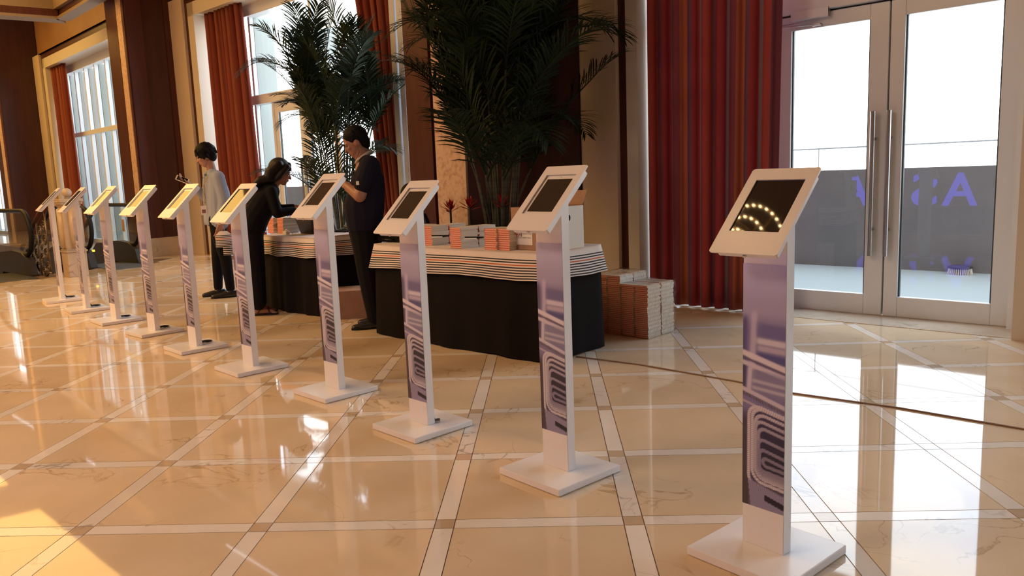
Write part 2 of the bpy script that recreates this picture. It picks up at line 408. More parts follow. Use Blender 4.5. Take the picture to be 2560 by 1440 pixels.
# ================================================================== FLOOR
VOID = (11.2, 24.0, 1.2, 4.8)            # escalator opening in wall coordinates (s0,s1,t0,t1)
bm = B()
wbox(bm, -7, VOID[0], -.12, 14, -.25, -.0025)
wbox(bm, VOID[0], 27, -.12, VOID[2], -.25, -.0025)
wbox(bm, VOID[0], 27, VOID[3], 14, -.25, -.0025)
wbox(bm, VOID[1], 27, VOID[2], VOID[3], -.25, -.0025)
floor = wpart('floor', bm, M_GROUT)
tag(floor, 'polished cream marble floor with white marble borders between the tiles', 'floor', kind='structure')
PITCHF, STRIPW, GAP = .68077, .072, .0035
GA = -.0457414; GO = Vector((1.08362, 2.63792, 0))
gu = Vector((cos(GA), sin(GA), 0)); gv = Vector((-sin(GA), cos(GA), 0))
TL = PITCHF - STRIPW
def piece_mesh(w, d, m):
    b = B(); a = w / 2 - GAP / 2; c = d / 2 - GAP / 2
    v = [b.verts.new(q) for q in ((-a, -c, 0), (a, -c, 0), (a, c, 0), (-a, c, 0), (-a, -c, -.0025), (a, -c, -.0025), (a, c, -.0025), (-a, c, -.0025))]
    for q in ((0, 1, 2, 3), (1, 0, 4, 5), (2, 1, 5, 6), (3, 2, 6, 7), (0, 3, 7, 4)): b.faces.new([v[i] for i in q])
    me = mesh_of(b, 'piece'); me.materials.append(m); return me
PM = {'tile': piece_mesh(TL, TL, M_TILE), 'u': piece_mesh(TL, STRIPW, M_STRIP), 'v': piece_mesh(STRIPW, TL, M_STRIP), 'sq': piece_mesh(STRIPW, STRIPW, M_SQUARE)}
pieces = {'floor_tile': [], 'border_strip': [], 'corner_square': []}
for i in range(-50, 51):
    for j in range(-45, 46):
        for nm, key, du, dv in (('corner_square', 'sq', 0, 0), ('border_strip', 'u', .5, 0), ('border_strip', 'v', 0, .5), ('floor_tile', 'tile', .5, .5)):
            p = GO + gu * ((i + du) * PITCHF) + gv * ((j + dv) * PITCHF)
            s, t = st(p)
            if t < -.05 or t > 13.8 or s < -6.8 or s > 26.8: continue
            if VOID[0] - .3 < s < VOID[1] + .3 and VOID[2] - .3 < t < VOID[3] + .3: continue
            d = p - CPOS; z = d.dot(CF); vis = False
            if z > .4:
                x = 1280 + F_PX * d.dot(CR) / z; y = 720 - F_PX * d.dot(CU) / z
                vis = -250 < x < 2810 and y < 1680
            pieces[nm].append((0 if vis else 1, d.length, key, p))
wf_inv = Matrix.Rotation(-WTH, 4, 'Z') @ Matrix.Translation(-D0)
for nm, lst in pieces.items():
    lst.sort(key=lambda q: (q[0], q[1]))
    for k, (v, dd, key, p) in enumerate(lst[:300]):
        if v: break
        link(nm, PM[key], None, floor, wf_inv @ p, GA - WTH)
    rest = lst[k if lst[k][0] else k + 1:]
    verts, faces = [], []
    ma = Matrix.Rotation(GA - WTH, 3, 'Z')
    for v, dd, key, p in rest:
        base = len(verts); q = wf_inv @ p
        for w in PM[key].vertices: verts.append(q + ma @ w.co)
        for f in PM[key].polygons: faces.append([base + x for x in f.vertices])
    me = bpy.data.meshes.new(nm); me.from_pydata(verts, [], faces)
    me.materials.append({'floor_tile': M_TILE, 'border_strip': M_STRIP, 'corner_square': M_SQUARE}[nm])
    tag(link(nm, me, None, floor), kind='stuff')
# marble threshold under the doors and the bay walls
bm = B(); wbox(bm, -1.0, 2.0, .02, .42, -.02, .004, 0); 
thr = wpart('trim_1', bm, M_THRESH); tag(thr, 'veined beige marble threshold strip in front of the double glass door', 'threshold', kind='structure')
# outdoor terrace
bm = B(); wbox(bm, -9, 30, -3.0, -.12, -.25, -.012)
tag(wpart('floor', bm, M_TERR), 'pale stone terrace outside the glass doors', 'terrace', kind='structure')
bm = B(); wbox(bm, -9, 30, -3.25, -3.0, -.25, 1.14)
par = wpart('wall_terrace', bm, M_PARA); tag(par, 'low grey parapet wall at the edge of the terrace', 'parapet', kind='structure')
rl = wthing('terrace_railing', 'thin steel handrail running above the terrace parapet outside', 'railing', 0, -3.12, 1.14)
bm = B(); tube(bm, [(-30, 0, .262), (9, 0, .262)], .010, 8); part('handrail', bm, M_STEEL, rl)
for k in range(0, 14):
    x = 6.9 - 2.9 * k
    bm = B(); tube(bm, [(x, 0, 0), (x, 0, .262)], .008, 6); part('post', bm, M_STEEL, rl)
# brush on the terrace
q = gp(2400, 682)
br = thing('scrub_brush', 'round grey scrub brush lying on the terrace outside the right door', 'brush', (q.x, q.y, -.012), WTH)
bm = B(); lathe(bm, [(.10, .058), (.12, .066), (.12, .082), (.10, .09), (.02, .094)], 24); part('block', bm, M_ESCD, br)
bm = B()
for k in range(34):
    for rr in (.105, .075):
        a = 2 * pi * k / 34; tube(bm, [(rr * cos(a), rr * sin(a), .062), (rr * 1.12 * cos(a), rr * 1.12 * sin(a), 0)], .006, 4)
tag(part('bristle', bm, M_COLLAR, br), kind='stuff')

# ================================================================== WINDOW WALL
# --- generic pieces, all in wall coordinates
ZO, ZC = 4.15, 4.50        # opening height, top of casing
def casing(idx, label, sL, wcas, wbr, wcr, tf, tw, sR=None, mirror=False):
    """left (and right) cream casing with a mahogany bead and a cream reveal; sL is the outer left edge"""
    e = wthing('trim_%d' % idx, label, 'window casing', 0, 0, 0, kind='structure')
    b0, b1, b2 = sL - wcas, sL - wcas - wbr, sL - wcas - wbr - wcr
    bm = B(); wbox(bm, b0, sL, tf - .14, tf, 0, ZC); part('casing_side', bm, M_CREAM, e)
    bm = B(); wbox(bm, b1, b0, tf - .17, tf - .05, 0, ZO + wcr + wbr); part('bead', bm, M_WOODB, e)
    bm = B(); wbox(bm, b2, b1, tw - .05, tf - .03, 0, ZO + wcr); part('reveal', bm, M_CREAM2, e)
    if sR is not None:
        bm = B(); wbox(bm, sR - .3, b0, tf - .14, tf, ZO + wcr + wbr, ZC); part('casing_head', bm, M_CREAM, e)
        bm = B(); wbox(bm, sR - .3, b0, tf - .17, tf - .05, ZO + wcr, ZO + wcr + wbr); part('bead', bm, M_WOODB, e)
        bm = B(); wbox(bm, sR - .3, b1, tw - .05, tf - .03, ZO, ZO + wcr); part('reveal', bm, M_CREAM2, e)
    return e
casing(2, 'cream casing with a dark bead left of the striped curtain by the double door', 2.56, .41, .09, .12, .60, 0.0, -1.0)
casing(3, 'tall cream casing with a dark bead behind the young person', 12.27, .52, .13, .22, .02, -.5, 5.8)
cas4 = casing(4, 'far cream window casing with a dark bead above the escalator', 19.95, .55, .13, .22, .02, -.5, 14.3)
_cas4 = cas4
# wall above the openings
bm = B(); wbox(bm, -7, 27, -.6, -.12, ZC, 5.85)
tag(wpart('wall_front', bm, M_TANP), 'tan panelled wall above the tall windows', 'wall', kind='structure')
bm = B(); wbox(bm, -1.0, 2.56, -.12, .46, ZC, 5.85)
tag(wpart('wall_front', bm, M_TANP), 'tan panelled wall above the double glass door', 'wall', kind='structure')
bm = B(); wbox(bm, -2.2, -1.065, -.12, .46, 0, 5.85); wbox(bm, -7, -6.5, -.12, .46, 0, 5.85); wbox(bm, -6.5, -2.2, -.12, .46, 4.15, 5.85)
tag(wpart('wall_right', bm, M_CREAM), 'cream wall at the right edge beside the double glass door', 'wall', kind='structure')

def pier(name, label, plan, strips, base=True):
    """plan: wall coordinate outline; strips: (s0,s1,t_front,material) proud strips on the front"""
    bm = B(); prism(bm, [(-s, -t) for s, t in plan], 0, 5.85)
    e = wpart(name, bm, M_WOOD); tag(e, label, 'wall pier', kind='structure')
    for s0, s1, t, m, nm in strips:
        bm = B(); wbox(bm, s0, s1, t - .03, t, 0, 5.84, .004); part(nm, bm, m, e)
    return e
pB = pier('wall_pier', 'dark mahogany pier with a pale onyx strip behind the large palm', [(2.57, .1), (2.57, .62), (3.40, 1.30), (4.24, 1.30), (4.24, -.1), (2.6, -.1)],
          [(3.40, 3.82, 1.325, M_ONYX, 'onyx_strip'), (3.86, 4.23, 1.325, M_WOODB, 'front_panel')])
pL = pier('wall_pier', 'dark mahogany pier with a marble base behind the far kiosks', [(12.28, -.1), (12.25, .80), (13.05, .80), (13.05, -.1)],
          [(12.26, 12.32, .822, M_WOODB, 'edge_strip'), (12.34, 12.55, .826, M_ONYX, 'onyx_strip'), (12.57, 13.04, .822, M_WOODB, 'front_panel')])
bm = B(); prism(bm, [(-12.225, -.83), (-12.26, .0), (-12.3, .0), (-12.3, -.83)], 0, .34); part('marble_base', bm, M_BASEM, pL)
bm = B(); prism(bm, [(-12.228, -.80), (-12.245, -.52), (-12.27, -.52), (-12.27, -.80)], .34, 5.8); part('side_panel', bm, M_WOODB, pL)
bm = B(); prism(bm, [(-12.25, -.12), (-12.262, .0), (-12.3, .0), (-12.3, -.12)], .34, 5.8); part('side_panel', bm, M_WOODB, pL)
pF = pier('wall_pier', 'far dark mahogany pier at the left edge of the room', [(19.98, -.1), (19.96, .80), (20.8, .80), (20.8, -.1)],
          [(19.97, 20.1, .822, M_WOODB, 'edge_strip'), (20.12, 20.35, .826, M_ONYX, 'onyx_strip')])

# cornice / soffit at the upper left
def swing(o, s, t, deg, dz=0):
    """turn a wall-frame object in plan about the wall point (s,t): this stretch of wall is not quite parallel to the rest"""
    piv = wp(s, t); o.location = piv + Matrix.Rotation(radians(deg), 3, 'Z') @ (Vector(o.location) - piv) + Vector((0, 0, dz)); o.rotation_euler.z += radians(deg)
co = wthing('trim_5', 'cream and mahogany cornice under the dark ceiling recess at upper left', 'cornice', 0, 0, 0, kind='structure')
for nm, z0, z1, o_, m in (('cornice_lip', 4.42, 4.47, .02, M_CORN), ('cornice_bead', 4.47, 4.60, -.02, M_WOODB), ('cornice_band', 4.60, 4.92, .06, M_CORN)):
    bm = B(); wbox(bm, 12.2, 14.85 + o_, .80, 1.02 + o_, z0, z1); part(nm, bm, m, co)
    bm = B(); prism(bm, [(-14.78 - o_ * 0, -1.02), (-15.4, -5.5), (-15.9, -5.5), (-15.15, -.8)], z0, z1); part(nm, bm, m, co)
swing(co, 14.8, 1.0, -3.0, .07)
# ceiling with the luminous fields
bm = B(); wbox(bm, -7, 12.4, -.1, 14, 5.85, 5.95); wbox(bm, 12.4, 27, -.1, 1.75, 5.85, 5.95); wbox(bm, 12.4, 27, 7.0, 14, 5.85, 5.95); wbox(bm, 23.5, 27, 1.75, 7, 5.85, 5.95)
ceil = wpart('ceiling', bm, M_CEIL); tag(ceil, 'warm painted lobby ceiling', 'ceiling', kind='structure')
hl = wthing('ceiling_light', 'long glowing gold ceiling field above the escalators', 'ceiling light', 12.4, 1.75, 5.86)
bm = B(); box(bm, -11.1, 0, -5.25, 0, .0, .04); part('diffuser', bm, M_HALL, hl)
def lobby_light(s, t, r, m=M_LOBBY):
    e = wthing('ceiling_light', 'round glowing ceiling dome %s' % ('above the blue letters' if s < 4 else 'above the middle of the lobby' if s < 9 else 'toward the escalators'), 'ceiling light', s, t, 5.70, group='round lobby ceiling lights')
    bm = B(); lathe(bm, [(r * .2, .02), (r * .9, .05), (r, .12), (r, .15)], 40); part('diffuser', bm, m, e, smooth=True)
    bm = B(); tube(bm, [(1.04 * r * cos(a * pi / 20), 1.04 * r * sin(a * pi / 20), .1) for a in range(40)], .06, 8, closed=True); part('ring', bm, M_GOLD, e, smooth=True)
    return e
for s, t, r, m in ((3.2, 10.4, 1.5, M_LOBBYW), (7.6, 6.6, 1.5, M_LOBBY), (11.5, 10.2, 1.5, M_LOBBY)): lobby_light(s, t, r, m)
# remaining lobby walls (seen in reflections only)
bm = B(); wbox(bm, -7.2, 27.2, 14, 14.2, 0, 5.95); tag(wpart('wall_back', bm, M_BACKW), 'brown lobby wall opposite the windows', 'wall', kind='structure')
bm = B(); wbox(bm, -7.2, -7, -.1, 14, 0, 5.95); tag(wpart('wall_right', bm, M_BACKW), 'brown lobby end wall far to the right', 'wall', kind='structure')
bm = B(); wbox(bm, 27, 27.2, -.6, 14, -3, 5.95); tag(wpart('wall_left', bm, M_BACKW), 'brown lobby end wall beyond the escalators', 'wall', kind='structure')
bm = B(); wbox(bm, VOID[0] - .1, VOID[1], VOID[2] - .1, VOID[3], -3.2, -3.0); wbox(bm, VOID[0] - .1, VOID[0], VOID[2], VOID[3], -3, -.25)
wbox(bm, VOID[0], 27, VOID[2] - .1, VOID[2], -3, -.25); wbox(bm, VOID[0], 27, VOID[3], VOID[3] + .1, -3, -.25)
tag(wpart('wall_stairwell', bm, M_BACKW), 'walls and landing of the stairwell below the escalators', 'stairwell', kind='structure')

# --- window fields
NWIN = [0]
def window_frame(label, tw):
    NWIN[0] += 1
    return wthing('window_%d' % NWIN[0], label, 'window', 0, 0, 0, kind='structure')
def bars(e, lst, tw, m=M_ALU, d=.07):
    for nm, s0, s1, z0, z1, *r in lst:
        dd = r[0] if r else d
        bm = B(); wbox(bm, s0, s1, tw - dd / 2, tw + dd / 2, z0, z1, .006); part(nm, bm, m, e)
def pane(e, s0, s1, z0, z1, tw):
    bm = B(); v = [bm.verts.new(q) for q in ((-s0, -tw, z0), (-s1, -tw, z0), (-s1, -tw, z1), (-s0, -tw, z1))]; bm.faces.new(v)
    return part('glass_pane', bm, M_GLASS, e)
# bay with the people in front of it
w = window_frame('white framed window wall with a glass door behind the left palm', -.45)
TW = -.45
bars(w, [('mullion', 10.62, 10.70, 0, 4.0), ('mullion', 10.27, 10.33, 0, 4.0), ('mullion', 8.46, 8.52, 2.70, 4.0), ('mullion', 9.72, 9.78, 0, 2.55), ('mullion', 7.92, 7.98, 0, 2.55), ('mullion', 5.9, 6.1, 0, 4.0),
         ('transom', 5.9, 10.70, 2.55, 2.70, .16), ('header', 5.7, 11.4, 3.98, 4.16, .2), ('sill', 9.78, 10.7, 0, .06, .1), ('sill', 5.9, 7.92, 0, .06, .1)], TW)
for s0, z0 in ((10.27, 0), (8.46, 2.62)):
    bm = B(); wbox(bm, s0, s0 + .06, TW - .40, TW - .04, z0, 4.0, .004); part('fin', bm, M_FIN, w)
for s0, s1 in ((8.52, 10.27), (6.1, 8.46), (10.33, 10.62)): pane(w, s0, s1, 2.7, 3.98, TW)
pane(w, 10.33, 10.62, .06, 2.55, TW); pane(w, 9.78, 10.27, .06, 2.55, TW); pane(w, 6.1, 7.92, .06, 2.55, TW)
def leaf(e, s0, s1, z1, tw, gl, gr, gb, gt, hs, name='door_leaf'):
    """door leaf between s0<s1, glass margins; hs = handle s"""
    d = wthing(name, None, None); d.parent = e; d.location = (0, 0, 0); d.rotation_euler = (0, 0, 0)
    bars(d, [('stile', s0, s0 + gr, .005, z1, .05), ('stile', s1 - gl, s1, .005, z1, .05), ('bottom_rail', s0 + gr, s1 - gl, .005, gb, .05), ('top_rail', s0 + gr, s1 - gl, gt, z1, .05)], tw)
    pane(d, s0 + gr, s1 - gl, gb, gt, tw)
    for a in (s0 + gr, s1 - gl - .012):
        bm = B(); wbox(bm, a, a + .012, tw - .02, tw + .004, gb, gt); part('glazing_seal', bm, M_ALU_G, d)
    bm = B(); zt, zb = 1.62, .49
    tube(bm, [(-hs, -tw - .085, zb), (-hs, -tw - .085, zt)], .019, 14)
    h = part('pull_handle', bm, M_STEEL, d, smooth=False)
    for z in (1.41, .70):
        bm = B(); off = -.035 if hs > (s0 + s1) / 2 - 10 and abs(hs - s0) < abs(hs - s1) else .035
        tube(bm, [(-hs, -tw - .085, z), (-hs, -tw - .02, z)], .011, 10); part('handle_bracket', bm, M_STEEL, d)
    return d
d2 = wthing('door_2', 'white framed glass double door to the terrace behind the left palm', 'door', kind='structure')
leaf(d2, 8.86, 9.715, 2.53, TW, .10, .13, .16, 2.38, 8.93)
leaf(d2, 7.985, 8.85, 2.53, TW, .13, .10, .16, 2.38, 8.78)
# far bay
w = window_frame('far white framed window wall with slim fins above the escalator', TW)
bars(w, [('header', 14.0, 19.4, 3.98, 4.16, .2), ('transom', 14.0, 19.3, 2.50, 2.60, .1), ('sill', 14.0, 19.3, 0, .08, .1)], TW)
for k in range(7):
    bars(w, [('mullion', 14.6 + .73 * k, 14.66 + .73 * k, 0, 4.0, .08)], TW)
    bm = B(); wbox(bm, 14.6 + .73 * k, 14.65 + .73 * k, TW - .34, TW - .05, 0, 4.0, .004); part('fin', bm, M_FIN, w)
swing(w, 19.95, 0, -3.0); swing(_cas4, 19.95, 0, -3.0)
for k in range(6):
    pane(w, 14.66 + .73 * k, 15.33 + .73 * k, .08, 2.5, TW); pane(w, 14.66 + .73 * k, 15.33 + .73 * k, 2.6, 3.98, TW)
w = window_frame('sliver of a bright window at the far left edge', TW)
bars(w, [('header', 20.8, 26.8, 3.98, 4.16, .2), ('sill', 20.8, 26.8, 0, .08, .1)], TW)
for k in range(8): bars(w, [('mullion', 21.0 + .8 * k, 21.07 + .8 * k, 0, 4.0, .1)], TW)
for k in range(7): pane(w, 21.07 + .8 * k, 21.8 + .8 * k, .08, 3.98, TW)
w = window_frame('white framed window wall further right along the lobby', 0)
bars(w, [('header', -6.5, -2.2, 3.98, 4.15, .2), ('transom', -6.5, -2.2, 2.5, 2.6, .14), ('sill', -6.5, -2.2, 0, .08, .14)], 0)
for k in range(5): bars(w, [('mullion', -6.5 + 1.06 * k, -6.44 + 1.06 * k, 0, 4.0, .1)], 0)
for k in range(4):
    pane(w, -6.44 + 1.06 * k, -5.44 + 1.06 * k, .08, 2.5, 0); pane(w, -6.44 + 1.06 * k, -5.44 + 1.06 * k, 2.6, 3.98, 0)
# right bay: double door, transom light, side light behind the curtain
w = window_frame('white framed transom and side light around the double glass door', 0)
bars(w, [('mullion', .905, .98, 0, 4.0, .10), ('mullion', 1.9, 1.98, 0, 4.0, .10), ('transom', -.90, 1.98, 2.455, 2.60, .14), ('header', -.95, 1.98, 3.98, 4.16, .2), ('jamb', -.97, -.885, 0, 4.0, .16)], 0)
pane(w, .98, 1.9, .02, 2.455, 0); pane(w, -.885, .905, 2.6, 3.98, 0); pane(w, .98, 1.9, 2.6, 3.98, 0)
d1 = wthing('door_1', 'white framed glass double door with long steel pull handles at right', 'door', kind='structure')
leaf(d1, .006, .90, 2.44, 0, .125, .14, .17, 2.325, .088)
leaf(d1, -.88, -.006, 2.44, 0, .105, .12, .165, 2.32, -.030)
for o_, s_, t_ in ((d1, .0, 0), (d2, 8.855, TW)):
    bm = B(); wbox(bm, s_ - .022, s_ + .022, t_ - .034, t_ - .027, .012, 2.5); part('meeting_light_block', bm, M_ALU_G, o_)  # dark strip added behind the gap between the leaves to block leaking light
bm = B(); wbox(bm, -.885, .905, -.05, -.026, 2.42, 2.47); part('head_light_block', bm, M_ALU_G, d1)  # added strip, closes the light leak above the leaves
bm = B(); wbox(bm, 7.98, 9.72, TW - .05, TW - .026, 2.50, 2.56); part('head_light_block', bm, M_ALU_G, d2)  # same added light block over the other pair of leaves
# right jamb in front of the wall
bm = B(); wbox(bm, -.98, -.885, .08, .12, 0, 4.1); part('frame_side', bm, M_ALU, d1)
bm = B(); wbox(bm, -1.06, -.985, .0, .47, 0, 4.2); part('jamb_lining', bm, M_CREAM2, d1)
# door closer on the left leaf
dc = wthing('door_closer', 'grey door closer with folding arm at the top of the left door leaf', 'door closer', .62, .035, 2.40)
bm = B(); box(bm, -.14, .16, -.05, -.005, -.005, .065, .004); part('body', bm, M_ALU, dc)
bm = B(); box(bm, .16, .166, -.052, -.003, -.005, .067); part('end_cap', bm, M_STEEL, dc)
bm = B(); tube(bm, [(-.02, -.04, -.02), (-.26, -.075, -.03)], .007, 8); tube(bm, [(-.26, -.075, -.035), (.04, -.02, -.055)], .006, 8); part('arm', bm, M_STEEL, dc)
bm = B(); box(bm, .03, .10, -.03, -.004, -.066, -.045, .003); part('shoe', bm, M_STEEL, dc)
# floor bolt keeper
q = gp(2145, 777)
ds = thing('floor_bolt', 'small metal bolt keeper at the foot of the left door leaf', 'door bolt', (q.x, q.y, 0), WTH)
bm = B(); box(bm, -.035, .035, -.02, .02, 0, .03, .005); part('plate', bm, M_STEEL, ds)
bm = B(); tube(bm, [(-.015, -.022, .015), (-.015, .0, .015)], .008, 8); tube(bm, [(.015, -.022, .015), (.015, 0, .015)], .008, 8); part('screw', bm, M_BLACKPL, ds)

# --- curtains: pleated sheets
def curtain(name, label, s_top, s_bot, t, ztop, nple, m, amp=.05, rep=2.0, zbot=.015, seed=0):
    """s_top,s_bot = (right,left) edges at top and bottom"""
    rnd = random.Random(seed); n = nple * 10; nz = 14
    ph = [rnd.uniform(-.7, .7) for _ in range(nple + 1)]; am = [rnd.uniform(.65, 1.25) for _ in range(nple + 1)]
    grid, uv = [], []
    for i in range(n + 1):
        f = i / n; k = f * nple; a = int(min(k, nple - 1)); fr = k - a
        p_ = ph[a] * (1 - fr) + ph[a + 1] * fr; q_ = am[a] * (1 - fr) + am[a + 1] * fr
        col, cu = [], []
        for j in range(nz + 1):
            g = j / nz; e = g ** .8
            s0 = s_top[0] + (s_bot[0] - s_top[0]) * e; s1 = s_top[1] + (s_bot[1] - s_top[1]) * e
            s = s1 + (s0 - s1) * f
            w_ = amp * q_ * (.75 + .35 * g) * sin(2 * pi * k + p_ + .35 * sin(3 * g + p_))
            s += .25 * amp * sin(4 * pi * k + p_ * 2)
            col.append((-s, -(t + w_), ztop + (zbot - ztop) * g)); cu.append((f * rep, g))
        grid.append(col); uv.append(cu)
    bm = B(); sheet(bm, grid, uv)
    o = wpart(name, bm, m); sol = o.modifiers.new('thickness', 'SOLIDIFY'); sol.thickness = .004
    return tag(o, label, 'curtain')
curtain('curtain', 'long red and maroon striped curtain left of the double glass door', (.66, 1.925), (.72, 1.92), .42, 4.15, 9, M_CURT, .036, 2.3, .015, 1)
curtain('curtain', 'terracotta curtain gathered to the left behind the young person', (10.06, 11.22), (9.88, 11.15), -.16, 4.16, 8, M_CURT2, .06, 2.4, .015, 2)
curtain('curtain', 'dark red curtain hanging between the two palms', (6.0, 7.05), (6.0, 6.5), -.16, 4.16, 6, M_CURT2, .05, 2.0, .015, 3)
_cf = curtain('curtain', 'far terracotta curtain in the window above the escalator', (18.05, 19.05), (17.9, 18.95), -.16, 4.16, 5, M_CURT2, .06, 1.6, .015, 4)
swing(_cf, 19.95, 0, -3.0)
curtain('curtain', 'sliver of red curtain at the far left edge', (22.0, 23.4), (22.0, 23.4), -.2, 4.16, 4, M_CURT2, .06, 1.6, .015, 5)
# white curtain track trims right of the red curtain
for k, s in enumerate((5.90, 5.76)):
    bm = B(); wbox(bm, s - .05, s + .05, -.02, .10, 0, 4.5, .004)
    tag(wpart('trim_%d' % (6 + k), bm, M_ALU), ['white vertical trim strip right of the dark red curtain', 'second white vertical trim strip beside the onyx pier'][k], 'trim', kind='structure')

# ================================================================== KIOSKS
BW, BD, BT, PW, PD = .352, .362, .030, .147, .045
HW, HL, TILT, HY, HZ = .2306, .343, .783, -.0263, 1.1325
def print_mesh(z0, z1):
    """flat printed vinyl: a photograph of stacked woven chairs, drawn into a colour attribute"""
    nu, nv = 60, 300
    def sm(a, b, x): t = max(0, min(1, (x - a) / (b - a))); return t * t * (3 - 2 * t)
    def mixc(a, b, t): return tuple(p + (q - p) * t for p, q in zip(a, b))
    def colour(u, v):
        X = 35 + u * 237; Y = 45 + (1 - v) * 1330
        c = mixc((158, 136, 150), (138, 116, 132), sm(45, 300, Y))
        c = mixc(c, (92, 78, 104), sm(290, 400, Y) * .75)
        def bar(yl, yr, h, col, x0=0, x1=400, soft=8, k=1.0):
            nonlocal c
            y = yl + (yr - yl) * (X - 35) / 237; d = abs(Y - y)
            w_ = (1 - sm(h / 2 - soft / 2, h / 2 + soft / 2, d)) * sm(x0 - soft, x0 + soft, X) * (1 - sm(x1 - soft, x1 + soft, X)) * k
            c = mixc(c, col, w_)
        def post(xt, xb, w, y0, y1, col, soft=8, k=1.0):
            nonlocal c
            x = xt + (xb - xt) * (Y - y0) / (y1 - y0); d = abs(X - x)
            w_ = (1 - sm(w / 2 - soft / 2, w / 2 + soft / 2, d)) * sm(y0 - soft, y0 + soft, Y) * (1 - sm(y1 - soft, y1 + soft, Y)) * k
            c = mixc(c, col, w_)
        post(48, 40, 26, 330, 640, (66, 54, 74), 26, .8)
        post(100, 84, 34, 300, 720, (164, 138, 146), 22, .8)
        bar(385, 400, 70, (86, 72, 100), 125, 400, 30, .7)
        bar(450, 458, 34, (172, 146, 150), 112, 400, 20)
        bar(488, 496, 30, (150, 124, 134), 118, 400, 16)
        bar(530, 545, 40, (70, 62, 92), 120, 400, 20)
        bar(525, 588, 32, (182, 154, 154), 0, 400, 12)
        bar(552, 610, 12, (84, 66, 78), 0, 400, 8)
        bar(578, 632, 26, (170, 142, 146), 0, 400, 10)
        if Y > 612: bar(660, 690, 120, (112, 96, 112), 60, 400, 40, .8)
        for y in (668, 706): bar(y, y + 14, 18, (160, 136, 140), 90, 400, 12, .8)
        post(78, 70, 24, 600, 740, (164, 140, 146), 12)
        post(45, 42, 18, 600, 720, (64, 50, 64), 12)
        bar(724, 792, 24, (166, 140, 146), 0, 400, 8)
        if 700 < Y < 860:
            rib = .5 + .5 * sin(X * .75)
            bar(748, 818, 20, mixc((52, 42, 56), (120, 98, 106), rib), 0, 400, 5)
        bar(790, 850, 14, (150, 122, 128), 0, 110, 6)
        if Y > 810: 
            dk = sm(812, 900, Y) * (1 - sm(60, 100, X)); c = mixc(c, (62, 48, 52), dk)
        # nested woven loops, open to the right
        loops = [(72, 800, 1268, 70), (92, 812, 1226, 66), (110, 846, 1206, 56), (112, 884, 1196, 44), (128, 922, 1186, 40), (128, 984, 1176, 34), (134, 1040, 1160, 30), (154, 1086, 1130, 22)]
        for k, (xl, yt, yb, r) in enumerate(loops):
            yt2 = yt + (X - xl) * .22; yb2 = yb + (X - xl) * .10
            if X < xl - 12: continue
            # signed distance to the rounded rectangle (infinite to the right)
            dx = xl + r - X; dyt = yt2 + r - Y; dyb = Y - (yb2 - r)
            if dx > 0 and dyt > 0: d = r - hypot(dx, dyt)
            elif dx > 0 and dyb > 0: d = r - hypot(dx, dyb)
            else: d = min(X - xl, Y - yt2, yb2 - Y)
            if d < -11: continue
            if d < 11:
                ang = (Y if X < xl + r * .7 else X) 
                rib = .5 + .5 * sin(ang * (.52 if k < 3 else .62) + d * .22)
                base = mixc((186, 158, 156), (112, 94, 108), sm(0, 7, k))
                col = mixc(base, (92, 74, 86), .42 * rib + .32 * sm(2, 10, d) )
                c = mixc(c, col, 1 - sm(8, 11, abs(d)))
            else:
                c = mixc(c, mixc((58, 46, 60), (36, 30, 42), sm(0, 6, k)), .9)
        if Y > 1215:
            if X > 66 + (Y - 1215) * .12:
                rib = .5 + .5 * sin(X * .62 + Y * .12)
                yy = Y - .25 * (X - 70)
                cc = mixc((150, 126, 140), (96, 80, 98), rib)
                if yy > 1232: cc = mixc(cc, (112, 94, 112), .6)
                if 1268 < yy < 1302 and X > 165: cc = mixc((30, 24, 34), (120, 100, 118), max(0, rib - .6) * sm(1285, 1302, yy))
                c = mixc(c, cc, sm(1215, 1235, yy + .0 * X))
        return tuple(min(1, ((q / 255) ** 2.2) * k_) for q, k_ in zip(c, (1.50, 2.05, 2.30)))
    bm = B(); cl = bm.loops.layers.float_color.new('print')
    V = [[bm.verts.new((-PW / 2 + PW * i / nu, -PD / 2 - .0012, z0 + (z1 - z0) * j / nv)) for j in range(nv + 1)] for i in range(nu + 1)]
    C = [[colour(i / nu, j / nv) for j in range(nv + 1)] for i in range(nu + 1)]
    for i in range(nu):
        for j in range(nv):
            f = bm.faces.new((V[i][j], V[i + 1][j], V[i + 1][j + 1], V[i][j + 1]))
            for lp, (a, b) in zip(f.loops, ((i, j), (i + 1, j), (i + 1, j + 1), (i, j + 1))): lp[cl] = (*C[a][b], 1)
    me = mesh_of(bm, 'print'); me.materials.append(M_PRINT); return me
PRINT = print_mesh(.167, .951)
def rrect(w, h, r, n=5, cx=0, cy=0):
    pts = []
    for sx, sy, a0 in ((1, 1, 0), (-1, 1, 90), (-1, -1, 180), (1, -1, 270)):
        for k in range(n + 1):
            a = radians(a0 + 90 * k / n); pts.append((cx + sx * (w / 2 - r) + r * cos(a), cy + sy * (h / 2 - r) + r * sin(a)))
    return pts
OPW, OPH, OPY = .166, .210, .0195          # opening in the face plate (centre shifted towards the top)
def plate_with_hole(z0, z1, w, h, r, ow, oh, oy):
    bm = B(); N = 6
    out = rrect(w, h, r, N - 1); inn = rrect(ow, oh, .002, N - 1, 0, oy); n = len(out)
    rings = [[bm.verts.new((*p, z)) for p in ring] for ring, z in ((out, z0), (out, z1), (inn, z1), (inn, z0))]
    for a, b in ((0, 1), (1, 2), (2, 3), (3, 0)):
        for k in range(n): bm.faces.new((rings[a][k], rings[a][(k + 1) % n], rings[b][(k + 1) % n], rings[b][k]))
    bmesh.ops.recalc_face_normals(bm, faces=bm.faces[:]); return bm
KM = {}
def K(name, fn):
    if name not in KM: KM[name] = fn()
    return KM[name]
